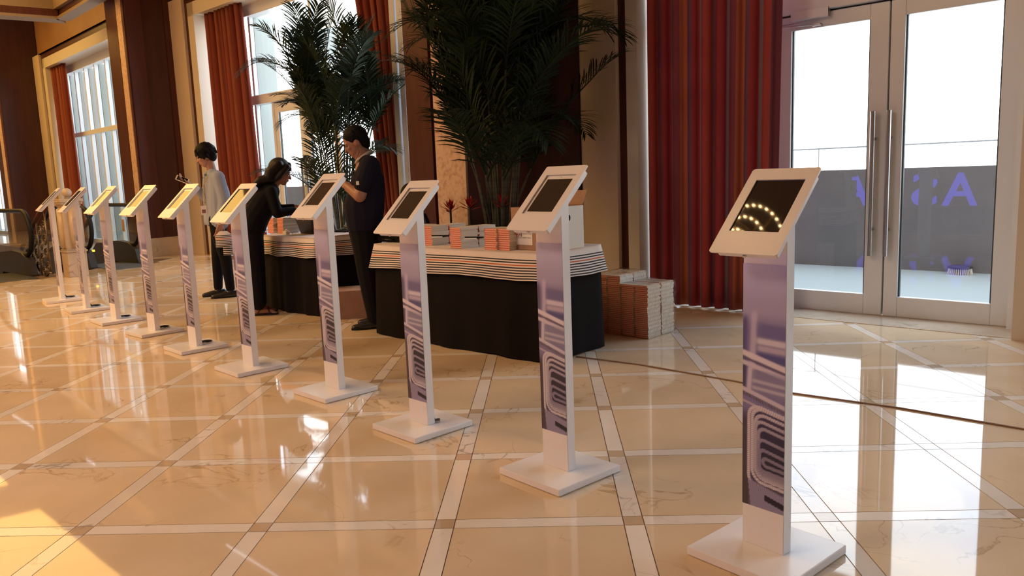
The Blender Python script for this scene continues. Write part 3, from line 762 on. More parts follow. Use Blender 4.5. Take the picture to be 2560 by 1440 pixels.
def mk(bm, m, smooth=False):
    me = mesh_of(bm, 'kiosk_part', smooth); me.materials.append(m); return me
def pillar_mesh(dz):
    bm = B(); zf, zb = 1.104 + dz, 1.140 + dz; a, b = PW / 2, PD / 2
    v = [bm.verts.new(q) for q in ((-a, -b, BT), (a, -b, BT), (a, b, BT), (-a, b, BT), (-a, -b, zf), (a, -b, zf), (a, b, zb), (-a, b, zb))]
    for q in ((3, 2, 1, 0), (4, 5, 6, 7), (0, 1, 5, 4), (1, 2, 6, 5), (2, 3, 7, 6), (3, 0, 4, 7)): bm.faces.new([v[i] for i in q])
    bmesh.ops.bevel(bm, geom=bm.edges[:], offset=.0015, segments=1, affect='EDGES')
    return mk(bm, M_WHITE)
ORD = ['farthest', 'second farthest', 'third farthest', 'fourth farthest', 'fifth farthest', 'sixth farthest', 'fourth nearest', 'third nearest', 'second nearest', 'nearest']
KIOSKS = [  # x, y, yaw, dz head, print dz, black tablet?, cable, label
    (-5.153, 8.916, -.921, .026, .01, 1, 'loop', 'white tablet kiosk farthest from the camera, in front of the marble newel post'),
    (-4.459, 8.139, -.882, .022, .01, 1, 'loop', 'white tablet kiosk second from the far left end of the row'),
    (-3.771, 7.368, -.795, .020, .01, 0, 'loop', 'white tablet kiosk third from the far left end of the row'),
    (-3.112, 6.701, -.746, .015, .01, 0, 'loop', 'white tablet kiosk fourth from the far left end, before the dark mahogany pier'),
    (-2.467, 5.975, -.801, .010, .01, 0, 'loop', 'white tablet kiosk just left of the young person with a phone'),
    (-1.796, 5.231, -.798, -.004, .0, 1, None, 'white tablet kiosk with a black-rimmed screen in front of the bending woman'),
    (-1.074, 4.553, -.786, .035, .02, 0, None, 'white tablet kiosk in front of the shorter book table and cardboard box'),
    (-.477, 3.821, -.800, -.022, -.02, 0, 'plug', 'white tablet kiosk at the left end of the striped book table'),
    (.170, 3.146, -.846, .018, .018, 0, None, 'white tablet kiosk in front of the supply carton on the striped table'),
    (.788, 2.385, -.867, -.020, -.004, 1, None, 'nearest white tablet kiosk with a black screen, in front of the glass door')]
def head_face(name, me, parent): return link(name, me, None, parent)
for (x, y, yaw, dz, pz, blk, cable, lab) in KIOSKS:
    k = thing('tablet_kiosk', lab, 'kiosk', (x, y, 0), yaw, 'row of white tablet kiosks')
    def base_fn():
        bm = B(); box(bm, -BW / 2, BW / 2, -BD / 2, BD / 2, 0.002, BT, .003); return mk(bm, M_WHITE)
    link('base', K('base', base_fn), None, k)
    link('pillar', pillar_mesh(dz), None, k)
    link('print_panel', PRINT, None, k, (0, 0, pz))
    def hat(nm): pass
    hr = (TILT, 0, 0); hloc = Vector((0, HY, HZ + dz))
    def case_fn():
        bm = B(); prism(bm, rrect(HW - .030, HL - .026, .006, 3), -.038, -.0095); bmesh.ops.bevel(bm, geom=[e for e in bm.edges if all(v.co.z < -.03 for v in e.verts)], offset=.006, segments=2, affect='EDGES'); return mk(bm, M_WHITE)
    link('tablet_case', K('case', case_fn), None, k, hloc, hr)
    link('face_plate', K('plate', lambda: mk(plate_with_hole(-.004, 0, HW, HL, .010, OPW, OPH, OPY), M_WHITE)), None, k, hloc, hr)
    if blk:
        def scr():
            bm = B(); box(bm, -OPW / 2 - .004, OPW / 2 + .004, OPY - OPH / 2 - .004, OPY + OPH / 2 + .004, -.0052, -.0042); return mk(bm, M_BLACKGL)
        t = link('tablet', K('blk', scr), None, k, hloc, hr)
    else:
        def scrw():
            bm = B(); box(bm, -OPW / 2 - .004, OPW / 2 + .004, OPY - OPH / 2 - .004, OPY + OPH / 2 + .004, -.009, -.0075); return mk(bm, M_BEZELW)
        def scrd():
            bm = B(); box(bm, -.070, .070, OPY - .088, OPY + .086, -.0075, -.0070); return mk(bm, M_SCREENW)
        def camd():
            bm = B(); ell(bm, (0, OPY + .096, -.0073), (.002, .002, .0006), sub=2); return mk(bm, M_BLACKPL)
        t = link('tablet', K('wht', scrw), None, k, hloc, hr)
        link('screen', K('wscr', scrd), None, t)
        link('camera_dot', K('wcam', camd), None, t)
    def lock_fn():
        bm = B(); tube(bm, [(0, -HL / 2 + .010, -.018), (0, -HL / 2 + .002, -.018)], .006, 12); return mk(bm, M_CHROME)
    link('lock', K('lock', lock_fn), None, k, hloc, hr)
    if cable == 'loop':
        def cab():
            bm = B(); c = []
            for i in range(24):
                a = i / 23 * 2 * pi * 1.15; c.append((.02 + .03 * cos(a) - .03, .085 + .045 * sin(a), BT + .008 + .006 * i / 23))
            tube(bm, [(.01, PD / 2, BT + .05), (.012, PD / 2 + .02, BT + .02)] + c, .0055, 6); return mk(bm, M_BLACKPL, True)
        link('cable', K('cab', cab), None, k)
    elif cable == 'plug':
        def plg():
            bm = B(); tube(bm, [(.06, PD / 2 + .004, BT + .012), (.075, PD / 2 + .03, BT + .012)], .009, 8); tube(bm, [(.06, PD / 2, BT + .05), (.065, PD / 2 + .012, BT + .02)], .005, 6); return mk(bm, M_STEEL)
        link('plug', K('plg', plg), None, k)

# ================================================================== TABLES
def cloth_table(label_t, label_c, label_s, s0, s1, t0, t1, ztop=.735, drop=.185, bow=.03, over=.045):
    """s0<s1, t0 (back) < t1 (front)"""
    e = wthing('folding_table', label_t, 'table', (s0 + s1) / 2, (t0 + t1) / 2, 0, group='folding tables under black cloths')
    hw, hd = (s1 - s0) / 2, (t1 - t0) / 2
    bm = B(); box(bm, -hw, hw, -hd, hd, ztop - .034, ztop - .010, .006); part('table_top', bm, M_CARDW, e)
    for a in (-1, 1):
        for b in (-1, 1):
            bm = B(); tube(bm, [(a * (hw - .2), b * (hd - .08), 0), (a * (hw - .2), b * (hd - .08), ztop - .034)], .014, 8); part('leg', bm, M_STEEL, e)
    # plan outline of the drape, front = -y local (towards the room), bowed outwards
    def outline(o, n=40):
        pts = []
        for i in range(n): f = i / n; x = -hw - o + (2 * hw + 2 * o) * f; pts.append((x, -hd - o - bow * (1 - (2 * f - 1) ** 2)))
        for i in range(14): f = i / 14; pts.append((hw + o, -hd - o + (2 * hd + 2 * o) * f))
        for i in range(n): f = i / n; pts.append((hw + o - (2 * hw + 2 * o) * f, hd + o))
        for i in range(14): f = i / 14; pts.append((-hw - o, hd + o - (2 * hd + 2 * o) * f))
        return pts
    # black floor-length skirt
    def drape(o0, z0, z1, o1, amp, kfold, nz, seed, flare=0):
        rnd = random.Random(seed); P0 = outline(o0); P1 = outline(o1); n = len(P0); grid, uv = [], []
        for i in range(n + 1):
            a = P0[i % n]; b = P1[i % n]; col, cu = [], []
            tx = Vector((P0[(i + 1) % n][0] - P0[i - 1 if i else n - 1][0], P0[(i + 1) % n][1] - P0[i - 1 if i else n - 1][1], 0))
            nr = Vector((tx.y, -tx.x, 0)).normalized()
            for j in range(nz + 1):
                g = j / nz; w_ = amp * g * (sin(i * kfold) + .6 * sin(i * kfold * 2.3 + 1.1))
                corner = max(0, 1 - min(abs(i - c) for c in (0, 40, 54, 94, 108)) / 3.0) * flare * g
                q = Vector((a[0] + (b[0] - a[0]) * g, a[1] + (b[1] - a[1]) * g, z0 + (z1 - z0) * g + .006 * g * sin(i * .37 + seed))) + nr * (w_ + corner)
                col.append(q); cu.append((i / 10, g))
            grid.append(col); uv.append(cu)
        return grid, uv
    sk = wthing('x', None, None); bpy.data.objects.remove(sk)
    g, uv = drape(.012, ztop - .009, .008, .03, .012, .42, 8, 3)
    bm = B(); sheet(bm, g, uv)
    top = [bm.verts.new(c[0]) for c in g[:-1]]; bm.faces.new(top)
    o = part('table_skirt', bm, M_BLACKC, None, wp((s0 + s1) / 2, (t0 + t1) / 2), WTH); tag(o, label_s, 'tablecloth', 'black floor-length tablecloths')
    # striped cloth on top
    bm = B(); uvl = bm.loops.layers.uv.verify()
    P = outline(over - .028); vs = [bm.verts.new((p[0], p[1], ztop)) for p in P]
    f = bm.faces.new(vs)
    for lp in f.loops: lp[uvl].uv = (.5, 0)
    g, uv = drape(over - .028, ztop, ztop - drop, over, .007, .55, 10, 5, .012)
    sheet(bm, g, uv)
    bmesh.ops.remove_doubles(bm, verts=bm.verts[:], dist=.0008)
    o = part('striped_tablecloth', bm, M_CLOTH, None, wp((s0 + s1) / 2, (t0 + t1) / 2), WTH); tag(o, label_c, 'tablecloth', 'white tablecloths with black and orange stripes')
    return e
ZT = .735
cloth_table('folding table under the longer striped cloth, right of the standing man', 'white cloth with black and orange border stripes on the longer table',
            'black floor-length cloth around the longer table', 1.22, 2.98, 2.16, 2.74, ZT)
cloth_table('folding table under the shorter striped cloth, beside the bending woman', 'white cloth with black and orange border stripes on the table by the bending woman',
            'black floor-length cloth around the table by the bending woman', 4.16, 5.06, 2.0, 2.55, ZT)

# ================================================================== BOOKS
BKW, BKD, BKT = .116, .172, .0146
def book_meshes():
    bm = B(); box(bm, -BKW / 2 + .002, BKW / 2 - .003, -BKD / 2 + .002, BKD / 2 - .002, .0022, BKT - .0022)
    bm.normal_update()
    for f in bm.faces: f.material_index = 0 if abs(f.normal.y) > .5 else 1
    pg = mesh_of(bm, 'pages'); pg.materials.append(M_PAGEP); pg.materials.append(M_PAGEC)
    bm = B()
    for z0, z1 in ((0, .0022), (BKT - .0024, BKT - .0002)): box(bm, -BKW / 2, BKW / 2, -BKD / 2, BKD / 2, z0, z1)
    box(bm, -BKW / 2, -BKW / 2 + .0022, -BKD / 2, BKD / 2, .0022, BKT - .0024)
    bm.normal_update()
    for f in bm.faces: f.material_index = 0 if abs(f.normal.y) > .5 else 1
    cv = mesh_of(bm, 'cover'); cv.materials.append(M_COVERR); cv.materials.append(M_COVERC)
    return pg, cv
PG, CV = book_meshes()
def book(s, t, z, rot, label, group):
    b = wthing('book', label, 'book', s, t, z, rot, group)
    link('page_block', PG, None, b); link('cover', CV, None, b)
    return b
rb = random.Random(11)
ORDW = ['bottom', 'second', 'third', 'fourth', 'fifth', 'sixth', 'seventh', 'eighth', 'ninth', 'tenth', 'eleventh', 'twelfth', 'thirteenth', 'fourteenth', 'fifteenth', 'sixteenth', 'seventeenth', 'eighteenth', 'nineteenth',
        'twentieth', 'twenty-first', 'twenty-second', 'twenty-third', 'twenty-fourth', 'twenty-fifth', 'twenty-sixth', 'twenty-seventh', 'twenty-eighth', 'twenty-ninth', 'thirtieth', 'thirty-first']
def nth(k, n): return 'topmost hardback' if k == n - 1 else 'bottom hardback' if k == 0 else '%s hardback from the bottom' % ORDW[k]
def stack(s, t, n, label, group, z=ZT + .001, flip=True):
    for k in range(n):
        r = rb.uniform(-.03, .03) + (pi if (flip and rb.random() < .5) else 0)
        book(s + rb.uniform(-.004, .004), t + rb.uniform(-.003, .003), z + k * BKT, r, nth(k, n) + ' ' + label, group)
def wst(px, py, z=ZT):
    return st(gp(px, py, z))
a, b_ = wst(1135, 620); c_, _ = wst(1214, 624)
for (px, py, n, lab) in ((1068, 614, 10, 'of the left book stack on the striped table'),
                         (1139, 621, 10, 'of the middle book stack on the striped table'),
                         (1227, 625, 10, 'in the left column beside the supply carton'),
                         (1259, 626, 10, 'in the column touching the supply carton')):
    s_, t_ = wst(px, py); stack(s_, t_ - BKD / 2, n, lab, 'hardbacks stacked on the tables')
for (px, py, n, lab) in ((1068, 614, 10, 'of the stack behind the left book stack'), (1139, 621, 10, 'of the stack behind the middle book stack')):
    s_, t_ = wst(px, py); stack(s_, t_ - BKD * 1.5 - .012, n, lab, 'hardbacks stacked on the tables')
s_, t_ = wst(1040, 611); stack(s_, t_ - BKD / 2, 10, 'of the book stack half hidden by a kiosk', 'hardbacks stacked on the tables')
s_, t_ = wst(678, 584); stack(s_, t_ - BKD / 2, 11, 'of the left stack near the bending woman', 'hardbacks stacked on the tables')
stack(s_ - .135, t_ - BKD / 2 - .03, 11, 'of the right stack near the bending woman', 'hardbacks stacked on the tables')
# wrapped pile on the floor
PILE_S, PILE_T = 1.07, 1.765
cols = [(0, 27), (1, 27), (2, 31), (3, 31), (4, 24)]
for c, n in cols:
    lab = ' in the %s of the wrapped floor pile' % (['right front column', 'second column from right', 'middle column', 'second column from left', 'leftmost column'][c])
    s_ = PILE_S + BKW / 2 + c * (BKW + .007)
    for k in range(n):
        book(s_ + rb.uniform(-.004, .004), PILE_T - BKD / 2 + rb.uniform(-.004, .004), k * BKT + .003, (pi if k % 2 else 0) + rb.uniform(-.02, .02), nth(k, n) + lab, 'hardbacks in the wrapped pile')
for k in range(27):
    book(PILE_S + BKW / 2 + rb.uniform(-.004, .004), PILE_T - BKD * 1.5 - .012, k * BKT + .003, pi * (k % 2) + rb.uniform(-.02, .02), nth(k, 27) + ' in the rear right column of the wrapped floor pile', 'hardbacks in the wrapped pile')
for c in (1, 2, 3):
    n = dict(cols)[c]
    for k in range(n - 5, n):
        book(PILE_S + BKW / 2 + c * (BKW + .007), PILE_T - BKD * 1.5 - .012, k * BKT + .003, pi * (k % 2), nth(k, n) + ' in rear column %s of the wrapped floor pile' % ['', 'two', 'three', 'four'][c], 'hardbacks in the wrapped pile')
# what carries the rear top books: plain cartons inside the pile
e = wthing('carton', 'plain brown carton inside the shrink-wrapped book pile', 'carton', PILE_S + BKW + .007, PILE_T - BKD - .012, 0)
bm = B(); box(bm, -3 * (BKW + .007) + .01, -.004, .004, BKD, .002, 22 * BKT, .002); part('shell', bm, M_CARD, e)
bm = B(); box(bm, -3 * (BKW + .007) + .01, -1 * (BKW + .007) - .004, .004, BKD, 22 * BKT, 26 * BKT, .002); part('lid', bm, M_CARD, e)
# plastic wrap
def wrap_sheet():
    rnd = random.Random(5); bm = B()
    L_ = 5 * (BKW + .007); D_ = 2 * BKD + .012; o = .012
    x0, x1, y0, y1 = -L_ - o, o, -o, D_ + o           # local: right front corner is the origin
    def ztop(x): return 31 * BKT + .012 if -4 * (BKW + .007) < x < -2 * (BKW + .007) + .004 else (27 * BKT + .012 if x > -2 * (BKW + .007) else 24 * BKT + .012)
    nx, nz, ny = 40, 22, 22
    def jit(): return rnd.uniform(-.006, .006)
    g = []
    for i in range(nx + 1):
        x = x0 + (x1 - x0) * i / nx
        g.append([(x + jit() * .4, y0 + jit(), .004 + (ztop(x) - .004) * j / nz + (jit() * .4 if 0 < j < nz else 0)) for j in range(nz + 1)] +
                 [(x + jit() * .4, y0 + (y1 - y0) * j / ny, ztop(x) + abs(jit()) * .5) for j in range(1, ny + 1)])
    sheet(bm, g)
    g = []
    for i in range(ny + 1):
        y = y0 + (y1 - y0) * i / ny
        g.append([(x1 + jit(), y, .004 + (27 * BKT + .008) * j / nz) for j in range(nz + 1)])
    sheet(bm, g)
    for f in bm.faces: f.smooth = False
    return bm
o = part('plastic_wrap', wrap_sheet(), M_WRAP, None, wp(PILE_S, PILE_T), WTH); tag(o, 'crinkled clear plastic wrap around the book pile on the floor', 'plastic wrap')

# ================================================================== CARTONS AND SMALL THINGS
def carton(loc, rot, w, d, h, label, m=M_CARD, flaps=True):
    e = thing('carton', label, 'carton', loc, rot)
    bm = B()
    for (a0, a1, b0, b1) in ((-w / 2, w / 2, -d / 2, -d / 2 + .005), (-w / 2, w / 2, d / 2 - .005, d / 2), (-w / 2, -w / 2 + .005, -d / 2 + .005, d / 2 - .005), (w / 2 - .005, w / 2, -d / 2 + .005, d / 2 - .005)):
        box(bm, a0, a1, b0, b1, 0.001, h)
    box(bm, -w / 2 + .005, w / 2 - .005, -d / 2 + .005, d / 2 - .005, .001, .008)
    part('shell', bm, m, e)
    return e
s_, t_ = wst(1278, 624)
sb = carton(wp(s_ - .185, t_ - .17, ZT + .001), WTH, .37, .32, .285, 'open brown supply carton with a printed white label on the striped table')
bm = B(); box(bm, .185, .187, -.16, .16, .001, .284); part('white_side', bm, M_CARDW, sb)
for sgn in (-1, 1):
    bm = B(); box(bm, -.18, .18, 0, .11, 0, .004); f = part('flap', bm, M_CARD, sb, (0, sgn * .16, .285)); f.rotation_euler = (radians(-75) if sgn < 0 else radians(60), 0, 0)
bm = B(); box(bm, -.165, .005, -.1625, -.1602, .035, .155); lb = part('label', bm, M_PAPER, sb); lb['label'] = 'white paper label with a red and black logo'
def letters(txt, size, m, parent, x, z, bold=0.0, name='lettering'):
    me = text_mesh(txt, size, 0, bold); me.materials.append(m)
    return link(name, me, None, parent, (x, -.1632, z), (pi / 2, 0, 0))
bm = B(); v = [bm.verts.new(q) for q in ((-.113, -.1630, .118), (-.088, -.1630, .122), (-.088, -.1630, .086), (-.108, -.1630, .086))]; bm.faces.new(v); part('logo_block', bm, M_INKK, lb)
letters('m', .043, M_INKR, lb, -.148, .087, .0012); letters('2', .040, M_PAPER, lb, -.110, .089, .001).location.y = -.1636; letters('i', .034, M_INKR, lb, -.098, .088, .0008).location.y = -.1636
bm = B(); box(bm, -.148, -.090, -.1634, -.163, .080, .082); part('logo_rule', bm, M_INKK, lb)
letters('EVENTS TEAM', .0135, M_INKK, lb, -.083, .104); letters('SUPPLY BOX', .0135, M_INKK, lb, -.083, .078)
# dark things poking out of the carton
bg = thing('black_pouch', 'black pouch sticking out of the supply carton', 'pouch', wp(s_ - .21, t_ - .17, ZT + .01), WTH)
bm = B(); chain(bm, [(-.1, 0, .12), (0, .02, .22), (.12, 0, .20)], [.07, .06, .05]); ell(bm, (0, 0, .09), (.14, .11, .09)); link('fabric', remesh(bm, .01), M_BLACKC, bg)
# carton on the floor by the shorter table
p0, p1 = gp(790, 801), gp(902, 793)
bx = carton((p0 + p1) / 2 + Vector((.10, .155, 0)), atan2((p1 - p0).y, (p1 - p0).x), .50, .34, .25, 'closed brown carton on the floor at the end of the shorter table')
bm = B(); box(bm, -.25, .25, -.17, .17, .25, .254); part('lid', bm, M_CARD, bx)
bm = B(); box(bm, -.215, -.165, -.1715, -.1702, .06, .12); part('sticker', bm, M_PAPER, bx)
# black tapered crate on the shorter table
s_, t_ = wst(742, 584)
cr = wthing('storage_crate', 'black tapered plastic crate on the table by the bending woman', 'crate', s_ - .15, t_ - .12, ZT + .001)
bm = B(); lo = rrect(.24, .20, .02, 3); hi = rrect(.32, .27, .02, 3); inn = rrect(.30, .25, .018, 3)
R = [[bm.verts.new((*p, z)) for p in ring] for ring, z in ((lo, 0), (hi, .16), (inn, .16), (rrect(.225, .185, .018, 3), .006))]
n = len(lo); bm.faces.new(R[0][::-1]); bm.faces.new(R[3])
for a in range(3):
    for k in range(n): bm.faces.new((R[a][k], R[a][(k + 1) % n], R[a + 1][(k + 1) % n], R[a + 1][k]))
part('tub', bm, M_BLACKPL, cr)
bm = B(); tube(bm, [(*p, .158) for p in hi], .006, 6, closed=True); part('rim', bm, M_BLACKPL, cr)
# small white charger with its cord in front of the books
s_, t_ = wst(716, 586)
ch = wthing('phone_charger', 'small white charger block with its cord on the table edge', 'charger', s_, t_, ZT + .001)
bm = B(); box(bm, -.035, .03, -.02, .02, 0, .03, .004); part('block', bm, M_WHITE, ch)
bm = B(); tube(bm, [(-.03, .0, .034), (-.01, .012, .05), (.02, .0, .045), (.04, .02, .02), (.07, .03, .006)], .004, 6); part('cord', bm, M_WHITE, ch, smooth=True)
# crumpled clear bag
s_, t_ = wst(660, 583)
bgp = B(); ell(bgp, (0, 0, .05), (.05, .04, .055), sub=3); rr = random.Random(3)
for v in bgp.verts: v.co += Vector((rr.uniform(-.012, .012), rr.uniform(-.012, .012), rr.uniform(-.008, .012)))
for v in bgp.verts: v.co.z = max(0, v.co.z)
o = part('plastic_bag', bgp, M_WRAP, None, wp(s_, t_ - .06, ZT + .001), WTH); tag(o, 'crumpled clear plastic bag beside the books near the bending woman', 'plastic bag')
# black tray on the right end of the shorter table
s_, t_ = wst(850, 581)
tr = wthing('tray', 'flat black tray at the right end of the shorter table', 'tray', s_ + .03, t_ - .1, ZT + .001)
bm = B(); box(bm, -.11, .09, -.08, .08, 0, .008, .003); part('bottom', bm, M_BLACKPL, tr)
bm = B(); tube(bm, [(*p, .012) for p in rrect(.20, .16, .02, 4, -.01)], .007, 6, closed=True); part('rim', bm, M_BLACKPL, tr)
# black case on the left end of the longer table
s_, t_ = wst(972, 606)
bc = wthing('laptop_case', 'black laptop case lying at the left end of the longer table', 'case', s_, t_ - .13, ZT + .001)
bm = B(); box(bm, -.17, .17, -.12, .12, 0, .045, .012); part('shell', bm, M_BLACKC, bc)
bm = B(); tube(bm, [(-.06, -.12, .022), (-.055, -.15, .024), (0, -.16, .024), (.055, -.15, .024), (.06, -.12, .022)], .006, 6); part('handle', bm, M_BLACKPL, bc, smooth=True)
# laptop of the seated man
lp = wthing('laptop', 'open laptop with a pale lit screen edge behind the books', 'laptop', 2.72, 2.28, ZT + .001, radians(150))
bm = B(); box(bm, -.15, .15, -.10, .10, 0, .014, .003); part('keyboard_deck', bm, M_STEEL, lp)
bm = B(); box(bm, -.15, .15, 0, .008, 0, .20, .003); sc_ = part('lid', bm, M_BLACKPL, lp, (0, .10, .014)); sc_.rotation_euler = (radians(-18), 0, 0)
bm = B(); box(bm, -.14, .14, -.001, 0, .012, .19); part('display', bm, mat('laptop_display', (.1, .2, .25), .3, emit=((.3, .55, .65), .5)), sc_)
# badges with lanyards lying on the stacks
for (px, py, lab) in ((1170, 600, 'cream name badge with a black lanyard on the middle book stack'), (1085, 596, 'cream name badge with a black lanyard on the left book stack')):
    s_, t_ = wst(px, py - 2, ZT + .147); zb = ZT + .001 + 10 * BKT
    nb = wthing('name_badge', lab, 'badge', s_, t_ - .02, zb, .5)
    bm = B(); box(bm, -.04, .04, -.028, .028, .001, .003); part('card', bm, M_PAPER, nb)
    bm = B(); tube(bm, [(.04, 0, .003), (.07, .03, .006), (.05, .06, .004), (0, .07, .004), (-.05, .05, .006)], .004, 6); part('lanyard', bm, M_BLACKC, nb, smooth=True)
# floor cable
pts = [gp(x, y) for x, y in ((1440, 893), (1600, 913), (1840, 955), (1985, 985), (2250, 1022), (2560, 1075), (2800, 1118))]
bm = B(); tube(bm, [p + Vector((0, 0, .0045)) for p in pts], .0045, 6)
o = part('floor_cable', bm, M_WIRE, None, smooth=True); tag(o, 'thin brown cable running across the floor from the longer table', 'cable')
bm = B()
dirv = Vector((.74, -.67, 0)); nrm = Vector((.67, .74, 0))
for p, q in zip(pts, pts[1:]):
    n_ = Vector((-(q - p).y, (q - p).x, 0)).normalized(); v = [bm.verts.new(r) for r in (p + n_ * .014, q + n_ * .014, q + n_ * .006, p + n_ * .006)]
    w_ = [bm.verts.new(r.co + Vector((0, 0, .002))) for r in v]
    bm.faces.new(w_); bm.faces.new((v[3], v[2], w_[2], w_[3])); bm.faces.new((v[1], v[0], w_[0], w_[1]))
o = part('cable_tape', bm, M_PAPER, None); tag(o, 'narrow strip of white tape along the floor cable', 'tape')

# ================================================================== PLANTS
def frond_mesh(p0, d0, length, droop, nleaf, lmax, rnd, lw=.0095):
    """one feather palm leaf: rachis tube and narrow folded leaflets"""
    bm = B(); pts = []; d = Vector(d0).normalized(); p = Vector(p0); n = nleaf
    for i in range(n + 1):
        pts.append(p.copy()); f = i / n
        d = (d + Vector((0, 0, -1)) * droop * (.4 + 1.6 * f) / n).normalized(); p = p + d * (length / n)
    tube(bm, pts, [.0085 * (1 - .85 * i / n) + .0012 for i in range(n + 1)], 5)
    for i in range(3, n + 1):
        f = i / n; t_ = (pts[min(i + 1, n)] - pts[i - 1]).normalized()
        side = t_.cross(Vector((0, 0, 1)))
        side = side.normalized() if side.length > .05 else Vector((1, 0, 0))
        up = side.cross(t_).normalized()
        ll = lmax * (sin(pi * min(1, .12 + .80 * f)) ** .6) * rnd.uniform(.85, 1.1)
        for sg in (-1, 1):
            a = radians(rnd.uniform(38, 52) * (1 - .45 * f) + 6)
            dv = (t_ * cos(a) + side * sg * sin(a) + up * rnd.uniform(.12, .4)).normalized()
            q = pts[i].copy(); seg = 4; prev = None
            for k in range(seg + 1):
                g = k / seg; w_ = lw * (sin(pi * (.08 + .9 * g)) ** .7) * (1 if k < seg else .1)
                ax = dv.cross(up); ax = ax.normalized() if ax.length > .05 else t_
                cur = (bm.verts.new(q + ax * w_), bm.verts.new(q + up * (-.25 * w_)), bm.verts.new(q - ax * w_))
                if prev: bm.faces.new((prev[0], prev[1], cur[1], cur[0])); bm.faces.new((prev[1], prev[2], cur[2], cur[1]))
                prev = cur; q = q + dv * (ll / seg); dv = (dv + Vector((0, 0, -1)) * .20).normalized()
    return bm
def tmin_at(s):
    """front of the piers / curtains along the wall"""
    if s < 2.55: return .72
    if s < 3.40: return .66 + (s - 2.55) / .85 * .70
    if s < 4.30: return 1.37
    return .06
def keep_clear(bm, loc):
    for v in bm.verts:
        s_, t_ = st(v.co + Vector(loc)); m_ = tmin_at(s_)
        if t_ < m_ + .25: v.co += NV * (max(0, m_ + .25 * math.exp((t_ - m_ - .25) / .5) - t_) if t_ < m_ + .25 else 0)
    return bm
def areca(label, loc, ncane, height, spread, seed, flen, lmax, pot=True, lean=None, nfr=3):
    rnd = random.Random(seed)
    e = thing('areca_palm', label, 'palm', loc, 0, 'potted areca palms')
    for c in range(ncane):
        az = 2 * pi * c / ncane + rnd.uniform(-.3, .3); r0 = rnd.uniform(.03, .16); h = height * (rnd.uniform(.30, 1.0) if c % 2 else rnd.uniform(.7, 1.0))
        out = spread * rnd.uniform(.3, 1.0)
        b0 = Vector((r0 * cos(az), r0 * sin(az), .0)); d = Vector((cos(az) * out, sin(az) * out, 0))
        if lean: d += Vector(lean) * rnd.uniform(.2, 1)
        cp = [b0 + d * (k / 8) ** 1.4 + Vector((0, 0, h * k / 8)) for k in range(9)]
        bm = B(); tube(bm, cp, [.0125 - .005 * k / 8 for k in range(9)], 7); part('cane', bm, M_CANE, e, smooth=True)
        top = cp[-1]; td = (cp[-1] - cp[-2]).normalized()
        for q in range(nfr):
            a2 = az + rnd.uniform(-.4, .4) + (q - (nfr - 1) / 2) * 1.9
            el = rnd.uniform(.55, 1.3) if q else 1.4
            dd = Vector((cos(a2) * cos(el), sin(a2) * cos(el), sin(el))) + td * .4
            bm = frond_mesh(top - td * .05 * q, dd, flen * rnd.uniform(.75, 1.1), rnd.uniform(.7, 1.8), 34, lmax, rnd)
            part('frond', keep_clear(bm, loc), M_LEAF, e)
    return e
# planter boxes
def planter(label, s0, s1, t0, t1, h):
    e = wthing('planter_box', label, 'planter', (s0 + s1) / 2, (t0 + t1) / 2, 0)
    a, b = (s1 - s0) / 2, (t1 - t0) / 2
    bm = B()
    box(bm, -a, a, -b, -b + .03, 0, h); box(bm, -a, a, b - .03, b, 0, h); box(bm, -a, -a + .03, -b + .03, b - .03, 0, h); box(bm, a - .03, a, -b + .03, b - .03, 0, h); part('walls', bm, M_WOODB, e)
    bm = B(); box(bm, -a + .03, a - .03, -b + .03, b - .03, .02, h - .05); part('soil', bm, M_SOIL, e)
    return e
planter('dark wooden planter box in front of the onyx pier under the large palm', 2.15, 3.45, 1.36, 1.74, .64)
planter('dark wooden planter box under the left palm by the window', 5.25, 6.75, .50, 1.10, .45)
areca('large dark areca palm in front of the mahogany pier', wp(2.72, 1.58, .59), 23, 1.95, .32, 3, 1.22, .38, nfr=3)
areca('areca palm silhouetted against the window behind the standing man', wp(6.25, .80, .40), 19, 2.0, .40, 8, 1.0, .31, nfr=3)
